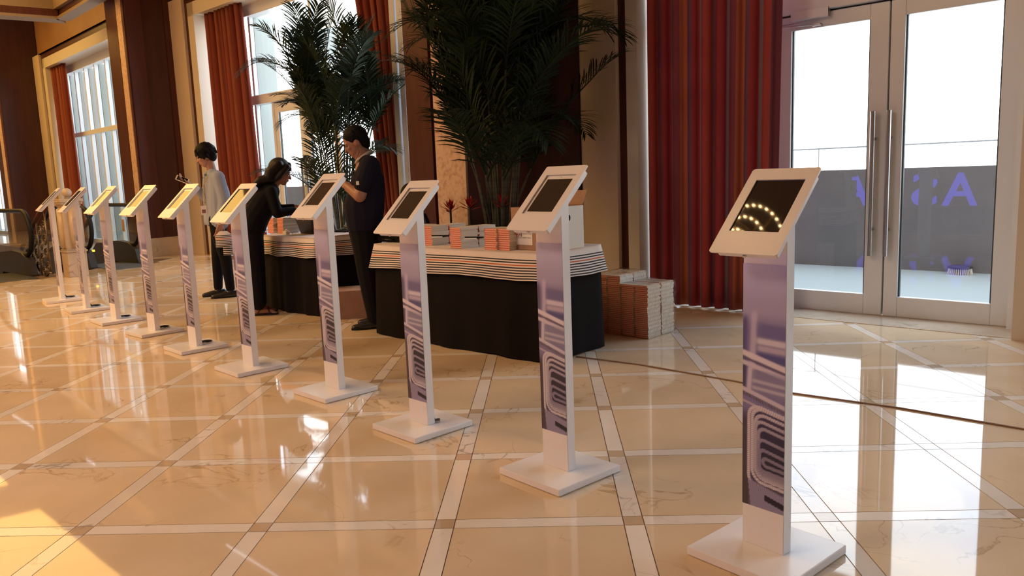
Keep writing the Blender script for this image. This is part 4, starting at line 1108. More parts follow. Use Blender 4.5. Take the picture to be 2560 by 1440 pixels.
def bromeliad(s, t, z, seed, flower=True, label=''):
    rnd = random.Random(seed); e = wthing('bromeliad' if flower else 'broad_leaf_plant', label, 'plant', s, t, z, rnd.uniform(0, 6), 'low plants under the palms')
    n = 13
    for k in range(n):
        az = k * 2.4; ln = rnd.uniform(.26, .34) if flower else rnd.uniform(.32, .48); wd = .024 if flower else .042
        bm = B(); prev = None; q = Vector((.02 * cos(az), .02 * sin(az), .0)); el = rnd.uniform(.75, 1.3); side = Vector((-sin(az), cos(az), 0))
        for j in range(8):
            g = j / 7; w_ = wd * (sin(pi * (.15 + .84 * g)) ** .6) * (1 if j < 7 else .08)
            dv = Vector((cos(az) * cos(el), sin(az) * cos(el), sin(el)))
            up = side.cross(dv)
            cur = (bm.verts.new(q + side * w_), bm.verts.new(q - up * w_ * .3), bm.verts.new(q - side * w_))
            if prev: bm.faces.new((prev[0], prev[1], cur[1], cur[0])); bm.faces.new((prev[1], prev[2], cur[2], cur[1]))
            prev = cur; q = q + dv * ln / 7; el -= .26
        part('leaf', bm, M_LEAF2, e, smooth=True)
    if flower:
        bm = B(); hz = rnd.uniform(.36, .46); tube(bm, [(0, 0, .05), (0, 0, hz)], .010, 6)
        st_ = part('flower_stem', bm, M_CANE, e)
        bm = B()
        for k in range(14):
            az = k * 2.39996; el = 1.35 - .085 * k; L_ = .085 + .004 * k; b0 = Vector((0, 0, hz - .004 * k)); dv = Vector((cos(az) * cos(el), sin(az) * cos(el), sin(el))); sd = Vector((-sin(az), cos(az), 0))
            v = [bm.verts.new(p) for p in (b0, b0 + dv * L_ * .5 + sd * .016, b0 + dv * L_, b0 + dv * L_ * .5 - sd * .016)]; m_ = bm.verts.new(b0 + dv * L_ * .5 - sd.cross(dv) * .006)
            for a, b in ((0, 1), (1, 2), (2, 3), (3, 0)): bm.faces.new((v[a], v[b], m_))
        part('flower', bm, M_BROM, e)
    return e
for k, (s_, t_, fl, lab) in enumerate((
        (3.34, 1.60, 1, 'red bromeliad at the left end of the planter near the seated man'), (3.02, 1.66, 1, 'red bromeliad above the middle book stack'),
        (2.62, 1.66, 1, 'red bromeliad above the double book stack'), (2.34, 1.56, 1, 'red bromeliad behind the supply carton'),
        (3.20, 1.68, 0, 'dark broad-leaved plant at the left front of the planter'), (2.80, 1.68, 0, 'dark broad-leaved plant in the middle of the planter'), (2.44, 1.66, 0, 'dark broad-leaved plant at the right front of the planter'))):
    bromeliad(s_, t_, .59, 20 + k, fl, lab)
# variegated plant behind the standing man
vp = wthing('dracaena', 'variegated plant with yellow-edged strap leaves behind the shorter table', 'plant', 5.45, .95, .40)
rnd = random.Random(4)
for k in range(20):
    az = k * 2.4; ln = rnd.uniform(.45, .7); bm = B(); prev = None; q = Vector((.02 * cos(az), .02 * sin(az), .05)); el = rnd.uniform(.8, 1.35); side = Vector((-sin(az), cos(az), 0))
    for j in range(9):
        g = j / 8; w_ = .026 * (sin(pi * (.15 + .84 * g)) ** .6); dv = Vector((cos(az) * cos(el), sin(az) * cos(el), sin(el))); up = side.cross(dv)
        cur = (bm.verts.new(q + side * w_), bm.verts.new(q - up * w_ * .3), bm.verts.new(q - side * w_))
        if prev: bm.faces.new((prev[0], prev[1], cur[1], cur[0])); bm.faces.new((prev[1], prev[2], cur[2], cur[1]))
        prev = cur; q = q + dv * ln / 8; el -= .22
    part('leaf', bm, M_LEAFV, vp, smooth=True)

# ================================================================== PEOPLE
def face(bm, c, fwd, up, s=1.0, female=False):
    """head volumes around centre c (cranium centre); fwd / up unit vectors"""
    c = Vector(c); f = Vector(fwd).normalized(); u = Vector(up); u = (u - f * u.dot(f)).normalized(); l = u.cross(f)
    R = Matrix((f, l, u)).transposed().to_quaternion()
    P = lambda a, b, z: c + f * a * s + l * b * s + u * z * s
    ell(bm, P(-.008, 0, .018), (.096 * s, .076 * s, .096 * s), R)                 # cranium
    ell(bm, P(.030, 0, -.045), (.060 * s, .058 * s, .075 * s), R)                 # face
    ell(bm, P(.050, 0, -.092), (.034 * s, .036 * s, .030 * s), R)                 # chin
    ell(bm, P(.012, 0, -.072), (.052 * s, .054 * s, .042 * s), R)                 # jaw
    capsule(bm, P(.082, 0, -.004), P(.104, 0, -.040), .0085 * s, .0125 * s)       # nose
    for b in (-1, 1):
        ell(bm, P(.072, b * .030, .012), (.018 * s, .022 * s, .008 * s), R)       # brow
        ell(bm, P(.066, b * .036, -.030), (.022 * s, .020 * s, .020 * s), R)      # cheek
        ell(bm, P(-.006, b * .077, -.022), (.020 * s, .010 * s, .032 * s), R)     # ear
        ell(bm, P(.0, b * .080, -.024), (.011 * s, .010 * s, .018 * s), R)
    ell(bm, P(.085, 0, -.064), (.012 * s, .022 * s, .006 * s), R)                 # lips
    ell(bm, P(.083, 0, -.074), (.012 * s, .018 * s, .006 * s), R)
    return P, R
def face_parts(parent, P, R, s=1.0):
    for b in (-1, 1):
        bm = B(); ell(bm, P(.0785, b * .030, -.006), (.008 * s, .012 * s, .0055 * s), R, 2); part('eye', bm, M_EYE, parent, smooth=True)
    bm = B(); ell(bm, P(.0905, 0, -.0690), (.008 * s, .020 * s, .0045 * s), R, 2); part('mouth', bm, M_LIP, parent, smooth=True)
def hand(bm, wrist, palm_dir, palm_n, curl=.6, side=1, s=1.0):
    """palm with five bent fingers; palm_dir along the fingers, palm_n out of the palm"""
    d = Vector(palm_dir).normalized(); n = Vector(palm_n); n = (n - d * n.dot(d)).normalized(); l = n.cross(d) * side
    w = Vector(wrist)
    for k in range(4):
        off = (k - 1.5) * .0185 * s
        capsule(bm, w + l * off * .55 + d * .012, w + d * .078 * s + l * off, .0125 * s, .0112 * s, 8)
        L_ = (.040, .045, .042, .033)[k] * s; q = w + d * .080 * s + l * off; dd = d.copy()
        for j in range(3):
            a = curl * (.55 + .35 * j); dd = (dd * cos(a) + n * sin(a)).normalized(); e_ = q + dd * L_ * (1, .72, .55)[j]
            capsule(bm, q, e_, (.0090 - .0008 * j) * s, (.0083 - .0008 * j) * s, 8); q = e_
    q = w + d * .02 * s - l * .022 * s; dd = (d * .65 - l * .62 + n * .35).normalized()
    for j in range(3):
        e_ = q + dd * (.040, .032, .025)[j] * s; capsule(bm, q, e_, (.0125 - .0015 * j) * s, (.0110 - .0015 * j) * s, 8); q = e_; dd = (dd + d * .35 + n * .25).normalized()
def shoe(parent, ankle, toe, m=M_SHOE, s=1.0):
    a, t = Vector(ankle), Vector(toe); d = Vector((t.x - a.x, t.y - a.y, 0)).normalized(); bm = B()
    heel = Vector((a.x, a.y, 0)) - d * .055 * s
    prof = ((0, .038, .046), (.25, .040, .044), (.5, .043, .040), (.75, .043, .032), (.95, .034, .026)); side = Vector((-d.y, d.x, 0))
    for w_ in (-.35, 0, .35):
        pp = [heel.lerp(Vector((t.x, t.y, 0)), f * .92) + side * (w_ * r * s) + Vector((0, 0, h * .8)) for f, r, h in prof]
        chain(bm, pp, [h * .82 for f, r, h in prof])
    capsule(bm, a + Vector((0, 0, .03)), a + Vector((0, 0, -.02)), .042 * s, .044 * s)
    me = remesh(bm, .007, 3)
    for v in me.vertices: v.co.z = max(v.co.z, .012)
    sh = link('shoe', me, m, parent)
    bm = B(); L_ = (Vector((t.x, t.y, 0)) - heel).length
    pts = [heel + d * (L_ * f - .02) + Vector((-d.y, d.x, 0)) * w_ for f, w_ in ((0, .022), (.15, .036), (.6, .044), (.9, .040), (1.02, .018), (1.02, -.018), (.9, -.040), (.6, -.044), (.15, -.036), (0, -.022))]
    prism(bm, [(p.x, p.y) for p in pts], .001, .014); part('sole', bm, M_RUBBER, sh)

# ---- young person with a phone, facing left
YR = gp(548, 742); yrot = -atan2(YR.x, YR.y)
yp = thing('person', 'person in a pale blue shirt and black trousers looking down at a phone', 'person', (YR.x, YR.y, 0), yrot)
bm = B(); hc = Vector((-.010, 0, 1.575))
P_, R_ = face(bm, hc, (-.93, 0, -.36), (-.3, 0, 1))
chain(bm, [(.030, 0, 1.50), (.052, 0, 1.36)], [.046, .055]); chain(bm, [(.06, 0, 1.30), (.06, 0, 1.0), (.06, 0, .88)], [.060, .075, .085])
chain(bm, [(.10, -.13, 1.325), (.145, -.20, 1.06), (.088, -.205, .835)], [.042, .038, .030]); hand(bm, (.085, -.205, .828), (-.30, 0, -1), (-.3, .9, 0), .45, 1, 1.05)
chain(bm, [(.0, .13, 1.325), (-.040, .19, 1.09), (-.170, .10, 1.255)], [.042, .036, .027]); hand(bm, (-.178, .095, 1.262), (-.86, -.1, .5), (.45, -.3, .8), .55, -1)
for v_, an, kn in ((-.09, (.125, -.10, .075), (.105, -.10, .44)), (.09, (.0, .10, .075), (.02, .10, .45))): chain(bm, [(.06, v_, .86), kn, an], [.07, .05, .034])
link('body', remesh(bm, .0055, 3), M_SKIN, yp)
face_parts(yp, P_, R_)
bm = B()      # shirt
for v_ in (-.075, -.03, .03, .075): chain(bm, [(.055 - .4 * v_, v_, 1.33), (.070 - .4 * v_, v_ * 1.1, 1.15), (.062 - .4 * v_, v_ * 1.15, .95), (.056 - .4 * v_, v_ * 1.25, .845)], [.080, .112, .114, .116])
chain(bm, [(.105, -.145, 1.335), (.150, -.20, 1.065), (.100, -.205, .865)], [.066, .064, .052]); chain(bm, [(.0, .155, 1.335), (-.035, .19, 1.10), (-.135, .12, 1.215)], [.058, .054, .043])
chain(bm, [(.04, -.05, 1.37), (.04, .05, 1.37)], [.055, .055])
me = remesh(bm, .008, 4)
for v in me.vertices:
    if v.co.z < .812 and abs(v.co.y) < .16: v.co.z = .812
link('shirt', me, M_SHIRT, yp)
bm = B(); tube(bm, [(.075, 0, 1.425), (.055, -.05, 1.415), (.005, -.058, 1.395), (-.03, -.02, 1.372), (-.033, .0, 1.366), (-.03, .02, 1.372), (.005, .058, 1.395), (.055, .05, 1.415)], .012, 8, closed=True); part('collar', bm, M_SHIRT, yp, smooth=True)
bm = B(); tube(bm, [(-.036, -.006, 1.36), (-.048, -.006, 1.25), (-.050, -.006, 1.1), (-.050, -.006, .86)], .004, 5); part('placket', bm, M_SHIRT, yp)
bm = B()
for z in (1.33, 1.24, 1.15, 1.06): ell(bm, (-.054, -.006, z), .006, sub=1)
part('button', bm, M_BLACKPL, yp)
bm = B()      # trousers
for v_, an, kn in ((-.085, (.125, -.10, .10), (.105, -.10, .44)), (.085, (.0, .10, .10), (.02, .10, .45))): chain(bm, [(.058, v_, .87), (.06, v_ * 1.05, .72), kn, an], [.096, .090, .064, .050])
link('trousers', remesh(bm, .008, 3), M_TROU, yp)
shoe(yp, (.125, -.10, .07), (-.10, -.12, 0)); shoe(yp, (.0, .10, .07), (-.19, .08, 0))
bm = B()      # hair: bowl of overlapping tufts
rr = random.Random(2)
hf = R_ @ Vector((1, 0, 0)); hl_ = R_ @ Vector((0, 1, 0)); hu = R_ @ Vector((0, 0, 1))
ell(bm, P_(-.018, 0, .036), (.112, .098, .102), R_); ell(bm, P_(-.058, 0, -.016), (.060, .080, .082), R_)
for sg_ in (-1, 1): chain(bm, [P_(.040, sg_ * .070, .05), P_(.010, sg_ * .084, .005), P_(-.02, sg_ * .084, -.035)], [.026, .024, .016])
for k in range(70):
    az = rr.uniform(-pi, pi); el = rr.uniform(-.5, 1.3)
    if abs(az) < .8 and el < .5: continue
    q = P_(-.02 + .104 * cos(az) * cos(el), .092 * sin(az) * cos(el), .030 + .098 * sin(el)); dn = (q - P_(-.02, 0, .03)).normalized() * .25 - hu
    capsule(bm, q, q + dn * rr.uniform(.02, .04), .014, .006, 7)
for k in range(11):
    b_ = -.070 + .014 * k; q = P_(.070, b_ * .9, .070); capsule(bm, q, P_(.094 - abs(b_) * .35, b_ * 1.05, .026), .018, .008, 7)
link('hair', remesh(bm, .005, 5), M_HAIR, yp)
# lanyard and badge hang on the person
bm = B(); tube(bm, [(.02, -.055, 1.385), (-.055, -.05, 1.25), (-.062, -.035, 1.08), (-.066, -.03, 1.03)], .0045, 5); part('lanyard', bm, mat('amber_ribbon', (.55, .33, .06), .6), yp, smooth=True)
bm = B(); box(bm, -.105, -.045, -.036, -.033, .925, 1.025); part('badge', bm, M_PAPER, yp)
bm = B(); box(bm, -.095, -.055, -.0366, -.0361, .945, .985); part('badge_print', bm, mat('badge_print', (.25, .12, .1), .5), yp)
ph = thing('phone', 'white phone held up by the person in the pale blue shirt', 'phone', yp.matrix_world.translation + Vector((YR.x, YR.y, 0)) * 0, yrot)
_x = Vector((-.90, 0, .42)).normalized(); _n = Vector((.28, -.72, .60)); _n = (_n - _x * _n.dot(_x)).normalized(); _y = _n.cross(_x)
ph.rotation_mode = 'XYZ'
_R = Matrix.Rotation(yrot, 3, 'Z') @ Matrix((_x, _y, _n)).transposed()
ph.location = Vector((YR.x, YR.y, 0)) + Matrix.Rotation(yrot, 3, 'Z') @ Vector((-.268, .070, 1.318)); ph.rotation_euler = _R.to_euler()
bm = B(); prism(bm, rrect(.135, .068, .008, 4), 0, .008); part('shell', bm, M_WHITE, ph)
bm = B(); box(bm, -.055, .055, -.031, .031, .0081, .0086); part('display', bm, M_BLACKGL, ph)
# striped pouch in the hanging hand
po = thing('striped_pouch', 'white pouch with black and orange stripes hanging from the young person', 'pouch', Vector((YR.x, YR.y, 0)) + Matrix.Rotation(yrot, 3, 'Z') @ Vector((.105, -.225, .46)), yrot)
def pouch(x0, x1, z0, z1, uvs, yb):
    bm = B(); g, uv = [], []
    for i in range(9):
        f = i / 8; col, cu = [], []
        for j in range(9):
            h = j / 8; wd = 1 - .55 * max(0, h - .75) / .25; x = (x0 + x1) / 2 + (f - .5) * (x1 - x0) * wd
            col.append((x, yb - .035 * sin(pi * f) * sin(pi * min(.98, .1 + .9 * h)), z0 + (z1 - z0) * h)); cu.append((f, uvs[0] + (uvs[1] - uvs[0]) * (1 - h)))
        g.append(col); uv.append(cu)
    sheet(bm, g, uv)
    g2 = [[(p[0], 2 * yb - p[1], p[2]) for p in c] for c in g]; sheet(bm, g2[::-1], uv[::-1]); return bm
part('front_pouch', pouch(-.09, .085, .11, .285, (.05, .98), 0), M_CLOTH, po)
part('rear_pouch', pouch(-.02, .095, .02, .13, (.5, .98), .03), M_CLOTH, po)

# ---- standing man in a navy polo, facing left
MR = gp(930, 815); mrot = -atan2(MR.x, MR.y)
mp_ = thing('person', 'standing person in a navy polo shirt and dark trousers with folded arms, between the tables', 'person', (MR.x, MR.y, 0), mrot)
bm = B(); hc = Vector((-.040, 0, 1.560))
P_, R_ = face(bm, hc, (-.90, 0, -.42), (-.35, 0, 1), 1.02)
chain(bm, [(-.002, 0, 1.49), (.03, 0, 1.37)], [.060, .072]); chain(bm, [(.04, 0, 1.32), (.03, 0, 1.0), (.02, 0, .88)], [.10, .11, .10])
for sg in (-1, 1):
    chain(bm, [(.06, sg * .17, 1.345), (-.030, sg * .245, 1.115), (-.125, sg * .120, 1.195)], [.058, .052, .036])
hand(bm, (-.130, -.115, 1.20), (-.35, .85, .25), (.9, .3, 0), .55, 1, 1.05); hand(bm, (-.130, .115, 1.20), (-.45, -.8, .3), (.5, -.1, .8), .5, -1, 1.05)
for sg in (-1, 1): chain(bm, [(.01, sg * .095, .86), (.012, sg * .10, .47), (.055, sg * .10, .075)], [.08, .056, .038])
link('body', remesh(bm, .0055, 3), M_SKIND, mp_)
face_parts(mp_, P_, R_, 1.02)
bm = B()
for v_ in (-.085, -.03, .03, .085): chain(bm, [(.065, v_, 1.35), (.045, v_ * 1.1, 1.22), (.0, v_ * 1.2, 1.03), (-.008, v_ * 1.2, .88)], [.092, .140, .168, .150])
for sg in (-1, 1): chain(bm, [(.065, sg * .175, 1.355), (.005, sg * .235, 1.205)], [.084, .078])
chain(bm, [(.04, -.06, 1.39), (.04, .06, 1.39)], [.06, .06])
me = remesh(bm, .008, 4)
for v in me.vertices:
    if v.co.z < .83: v.co.z = .83
link('polo_shirt', me, M_NAVY, mp_)
bm = B(); tube(bm, [(.085, -.02, 1.475), (.07, -.055, 1.470), (.02, -.076, 1.440), (-.03, -.05, 1.405), (-.045, 0, 1.385), (-.03, .05, 1.405), (.02, .076, 1.440), (.07, .055, 1.470), (.085, .02, 1.475)], (.0115), 8, closed=True); part('collar', bm, M_COLLAR, mp_, smooth=True)
bm = B(); box(bm, -.052, -.028, -.309, -.303, 1.205, 1.235, .003); part('sleeve_emblem', bm, M_PAPER, mp_)
bm = B()
for sg in (-1, 1): chain(bm, [(.0, sg * .09, .86), (.002, sg * .098, .70), (.005, sg * .102, .47), (.045, sg * .105, .10)], [.150, .122, .100, .082])
link('trousers', remesh(bm, .008, 3), M_TROU, mp_)
bm = B(); tube(bm, [(.16 * cos(a) - .008, .20 * sin(a), .862) for a in [k * pi / 16 for k in range(32)]], .016, 6, closed=True); part('belt', bm, M_SHOE, mp_, smooth=True)
shoe(mp_, (.055, -.105, .07), (-.185, -.125, 0), s=1.08); shoe(mp_, (.055, .105, .07), (-.13, .10, 0), s=1.08)
bm = B(); ell(bm, P_(-.020, 0, .032), (.104, .086, .099), R_); ell(bm, P_(-.060, 0, -.022), (.056, .070, .078), R_)
rr = random.Random(6)
for k in range(46):
    az = rr.uniform(-pi, pi); el = rr.uniform(-.15, 1.4)
    if abs(az) < .9 and el < .75: continue
    q = P_(-.016 + .094 * cos(az) * cos(el), .079 * sin(az) * cos(el), .028 + .092 * sin(el)); dn = (q - P_(-.02, 0, .03)).normalized(); capsule(bm, q, q + dn * .008, .012, .007, 7)
link('hair', remesh(bm, .006, 6), M_HAIR, mp_)
bm = B(); q = P_(.02, -.085, -.05); tube(bm, [P_(.0, .088, -.03), P_(.01, .080, -.09), (-.07, -.09, 1.36), (-.125, -.10, 1.26)], .0022, 5); part('earphone_cord', bm, M_BLACKPL, mp_, smooth=True)
ph2 = thing('phone', 'dark phone in the hands of the standing person in navy', 'phone', Vector((MR.x, MR.y, 0)) + Matrix.Rotation(mrot, 3, 'Z') @ Vector((-.185, -.02, 1.235)), mrot)
ph2.rotation_euler = (0, radians(40), mrot)
bm = B(); prism(bm, rrect(.13, .066, .008, 4), 0, .008); part('shell', bm, M_BLACKPL, ph2)
bm = B(); box(bm, -.055, .055, -.03, .03, .0081, .0086); part('display', bm, M_BLACKGL, ph2)

# ---- woman bending over the shorter table, facing right
WR = gp(648, 785); wrot = -atan2(WR.x, WR.y)
wm = thing('person', 'person dressed in black bending forward over the shorter table', 'person', (WR.x, WR.y, 0), wrot)
bm = B(); hc = Vector((.305, 0, 1.350))
P_, R_ = face(bm, hc, (.93, 0, -.32), (.3, 0, 1), .98)
chain(bm, [(.27, 0, 1.29), (.205, 0, 1.20)], [.048, .056]); chain(bm, [(.19, 0, 1.16), (.07, 0, .98), (.0, 0, .90)], [.075, .085, .09])
chain(bm, [(.20, -.14, 1.165), (.235, -.20, .965), (.42, -.11, .985)], [.038, .032, .024]); hand(bm, (.425, -.105, .988), (.95, .15, .12), (0, 0, -1), .35, -1, .92)
chain(bm, [(.20, .14, 1.165), (.255, .20, .985), (.43, .12, 1.005)], [.038, .032, .024]); hand(bm, (.435, .118, 1.007), (.95, -.1, .15), (0, 0, -1), .35, 1, .92)
for sg in (-1, 1):
    chain(bm, [(.0, sg * .085, .88), (.015, sg * .085, .46), (-.008, sg * .085, .075)], [.075, .052, .032])
    chain(bm, [(-.03, sg * .085, .040), (.05, sg * .085, .040), (.125, sg * .09, .026)], [.030, .030, .020])
    for k in range(5): capsule(bm, (.12, sg * .09 + (k - 2) * .0155, .024), (.158 - .005 * abs(k - 1), sg * .09 + (k - 2) * .0165, .020), .0095, .008, 7)
link('body', remesh(bm, .0055, 3), M_SKIND, wm)
face_parts(wm, P_, R_, .98)
bm = B()
for v_ in (-.07, 0, .07): chain(bm, [(.195, v_, 1.165), (.13, v_ * 1.05, 1.06), (.055, v_ * 1.1, .95), (.01, v_ * 1.25, .85)], [.086, .124, .122, .122])
chain(bm, [(.06, 0, 1.10), (.15, 0, 1.20)], [.10, .085])
chain(bm, [(.20, -.15, 1.17), (.235, -.205, .965), (.385, -.125, .980)], [.053, .048, .038]); chain(bm, [(.20, .15, 1.17), (.255, .205, .985), (.395, .135, 1.0)], [.053, .048, .038])
chain(bm, [(.215, -.04, 1.20), (.215, .04, 1.20)], [.05, .05])
link('blouse', remesh(bm, .008, 4), M_BLOUSE, wm)
bm = B()
for sg in (-1, 1): chain(bm, [(.0, sg * .08, .88), (.0, sg * .085, .74), (.012, sg * .088, .46), (.0, sg * .09, .13)], [.118, .100, .080, .080])
link('trousers', remesh(bm, .008, 3), M_TROU, wm)
for sg in (-1, 1):
    bm = B(); prism(bm, [(-.058, sg * .085 - .026), (.06, sg * .088 - .036), (.15, sg * .09 - .042), (.178, sg * .09), (.15, sg * .09 + .042), (.06, sg * .088 + .036), (-.058, sg * .085 + .026)], .001, .013); sd = part('sandal', bm, M_SHOE, wm)
    bm = B(); tube(bm, [(.095, sg * .09 - .043, .010), (.09, sg * .09 - .032, .042), (.088, sg * .09, .054), (.09, sg * .09 + .032, .042), (.095, sg * .09 + .043, .010)], .006, 6); part('strap', bm, M_SHOE, sd, smooth=True)
    bm = B(); tube(bm, [(-.02, sg * .085 - .03, .012), (.005, sg * .085 - .036, .055), (.036, sg * .085, .075), (.005, sg * .085 + .036, .055), (-.02, sg * .085 + .03, .012)], .006, 6); part('strap', bm, M_SHOE, sd, smooth=True)
bm = B(); ell(bm, P_(-.022, 0, .030), (.104, .092, .100), R_)
for v_ in (-.07, -.035, 0, .035, .07): chain(bm, [P_(-.04, v_, .05), P_(-.09, v_ * 1.05, -.03), Vector((.185, v_ * 1.15, 1.285)), Vector((.11, v_ * 1.25, 1.275)), Vector((.045, v_ * 1.25, 1.225))], [.050, .052, .048, .038, .022])
for sg in (-1, 1):
    chain(bm, [P_(.045, sg * .066, .06), P_(.015, sg * .080, .0), P_(-.01, sg * .082, -.06), P_(-.05, sg * .078, -.11)], [.026, .030, .030, .024])
    chain(bm, [P_(.055, sg * .022, .086), P_(.080, sg * .050, .040)], [.024, .014])
link('hair', remesh(bm, .006, 3), M_HAIRB, wm)

# ---- seated man behind the longer table, mostly hidden
SRp = wp(3.30, 2.06); srot = -atan2(SRp.x, SRp.y)
cs, ct = st(SRp)
chr_ = thing('chair', 'dark chair under the seated person behind the book stacks', 'chair', (SRp.x, SRp.y, 0), srot)
bm = B(); box(bm, -.20, .20, -.20, .20, .42, .46, .012); part('seat', bm, M_BLACKC, chr_)
bm = B(); box(bm, .19, .22, -.19, .19, .50, .80, .01); part('backrest', bm, M_BLACKC, chr_)
for a in (-1, 1):
    for b in (-1, 1): bm = B(); tube(bm, [(a * .18, b * .18, 0), (a * .18, b * .18, .42)], .012, 8); part('leg', bm, M_STEEL, chr_)
    bm = B(); tube(bm, [(.205, a * .17, .44), (.205, a * .17, .55)], .010, 8); part('back_post', bm, M_STEEL, chr_)
sp = thing('person', 'seated person with short dark hair half hidden behind a kiosk and the book stacks', 'person', (SRp.x, SRp.y, 0), srot)
bm = B(); hc = Vector((-.03, 0, 1.075))
P_, R_ = face(bm, hc, (-.93, -.05, -.34), (-.3, 0, 1))
chain(bm, [(.0, 0, .99), (.03, 0, .90)], [.052, .062]); chain(bm, [(.04, 0, .85), (.06, 0, .66), (.06, 0, .56)], [.085, .10, .10])
for sg in (-1, 1):
    chain(bm, [(.03, sg * .15, .855), (-.05, sg * .19, .70), (-.16, sg * .12, .775)], [.045, .036, .028]); hand(bm, (-.165, sg * .115, .777), (-.95, 0, .05), (0, 0, -1), .3, sg)
    chain(bm, [(.04, sg * .09, .545), (-.17, sg * .11, .535), (-.17, sg * .11, .075)], [.075, .055, .038])
link('body', remesh(bm, .0055, 3), M_SKIND, sp); face_parts(sp, P_, R_)
bm = B()
for v_ in (-.08, 0, .08): chain(bm, [(.035, v_, .87), (.05, v_, .70), (.055, v_ * 1.1, .60)], [.08, .115, .118])
for sg in (-1, 1): chain(bm, [(.03, sg * .16, .865), (-.045, sg * .195, .71), (-.13, sg * .135, .765)], [.06, .052, .042])
link('shirt', remesh(bm, .008, 4), M_NAVY, sp)
bm = B()
for sg in (-1, 1): chain(bm, [(.04, sg * .085, .560), (-.17, sg * .11, .545), (-.17, sg * .11, .11)], [.095, .072, .055])
link('trousers', remesh(bm, .008, 3), M_TROU, sp)
for sg in (-1, 1): shoe(sp, (-.17, sg * .11, .07), (-.39, sg * .12, 0))
bm = B(); ell(bm, P_(-.018, 0, .030), (.101, .085, .096), R_); ell(bm, P_(-.058, 0, -.012), (.045, .066, .065), R_)
link('hair', remesh(bm, .006, 2), M_HAIR, sp)

# ================================================================== ESCALATORS, NEWEL, SCROLL RAILING
def balustrade(name, label, s0, t, cap_in=True, dash=''):
    """escalator balustrade seen from its rounded end; runs away along the wall and down. local x = -s"""
    e = wthing(name, label, 'escalator', s0, t, 0)
    # outline of the handrail in (x,z): x negative goes along +s
    top = .97; R_ = .33
    arc = [(-R_ - R_ * cos(a) * 1.0 + 0, top - R_ + R_ * sin(a)) for a in [radians(k) for k in range(90, 271, 15)]]
    arc = [(-(R_) + R_ * cos(radians(k)), top - R_ + R_ * sin(radians(k))) for k in range(90, -91, -12)]
    up = [(-5.2, top - 2.0), (-1.9, top - .05), (-1.5, top)]
    line = up + arc + [(-.62, top - 2 * R_)]
    bm = B(); tube(bm, [(x, 0, z) for x, z in line], .034, 10); part('handrail', bm, M_RUBBER, e, smooth=True)
    bm = B(); pts = [(-5.2, top - 2.0)] + [(-1.9, top - .05), (-1.5, top)] + arc + [(-.8, top - 2 * R_), (-1.9, .30), (-5.2, -1.68)]
    v0 = [bm.verts.new((x, -.006, z)) for x, z in pts]; v1 = [bm.verts.new((x, .006, z)) for x, z in pts]
    bm.faces.new(v0); bm.faces.new(v1[::-1])
    n = len(pts)
    for k in range(n): bm.faces.new((v0[k], v0[(k + 1) % n], v1[(k + 1) % n], v1[k]))
    bmesh.ops.recalc_face_normals(bm, faces=bm.faces[:]); part('glass_panel', bm, M_BGLASS, e)
    bm = B(); pts = [(-5.2, -1.70), (-1.9, .28), (-.9, .36), (-.45, .34), (-.16, .24), (-.05, .02), (-.05, -.002), (-1.5, -.002), (-5.2, -2.2)]
    v0 = [bm.verts.new((x, -.05, z)) for x, z in pts]; v1 = [bm.verts.new((x, .05, z)) for x, z in pts]; bm.faces.new(v0); bm.faces.new(v1[::-1]); n = len(pts)
    for k in range(n): bm.faces.new((v0[k], v0[(k + 1) % n], v1[(k + 1) % n], v1[k]))
    bmesh.ops.recalc_face_normals(bm, faces=bm.faces[:]); part('skirt', bm, M_ESCD, e)
    return e
e1 = balustrade('escalator_balustrade', 'right glass balustrade of the escalator beside the mahogany pier', 11.25, 1.32)
e2 = balustrade('escalator_balustrade', 'left glass balustrade of the escalator behind the marble newel', 11.25, 2.06)
bm = B(); box(bm, -.03, .002, -.014, .014, .27, .30); part('amber_light', bm, M_AMBER, e2)
bm = B(); box(bm, -.012, .002, -.02, .02, .40, .45); part('green_arrow', bm, M_GREEN, e1)
bm = B(); box(bm, -.70, -.60, -.012, -.008, .52, .72); part('warning_sign', bm, M_CARD, e1)
e3 = balustrade('escalator_balustrade', 'glass balustrade with a black handrail at the far left edge', 11.0, 2.98)
e4 = balustrade('escalator_balustrade', 'outer glass balustrade of the left escalator, left of the newel', 11.0, 3.75)
for (t0, t1, lab) in ((1.38, 2.0, 'ribbed steel landing plate of the right escalator'), (3.04, 3.69, 'ribbed steel landing plate of the left escalator')):
    lpz = wthing('landing_plate', lab, 'landing plate', 11.0, (t0 + t1) / 2, 0)
    bm = B(); box(bm, -1.0, .35, -(t1 - t0) / 2, (t1 - t0) / 2, .0005, .006); part('plate', bm, M_PLATE, lpz)
    bm = B()
    for k in range(16): x = -.95 + .08 * k; box(bm, x, x + .03, -(t1 - t0) / 2, (t1 - t0) / 2, .006, .009)
    part('rib', bm, M_PLATE, lpz)
    for k in range(9):
        bm = B(); box(bm, -1.0 - .40 * (k + 1), -1.0 - .40 * k, -(t1 - t0) / 2, (t1 - t0) / 2, -.22 * (k + 1) - .05, -.22 * (k + 1) + .16); part('step', bm, M_PLATE, lpz)
NP = gp(178, 693); ns, nt_ = st(NP)
nw = wthing('newel_post', 'pale marble newel post with a round ball finial', 'newel post', ns + .11, nt_ - .11, 0)
bm = B(); box(bm, -.13, .13, -.13, .13, 0, .36, .006); part('plinth', bm, M_BASEM, nw)
bm = B(); box(bm, -.145, .145, -.145, .145, .36, .385, .004); box(bm, -.13, .13, -.13, .13, .385, .405, .004); part('plinth_cap', bm, M_BASEM, nw)
bm = B(); box(bm, -.115, .115, -.115, .115, .405, 1.02, .004); part('shaft', bm, M_BASEM, nw)
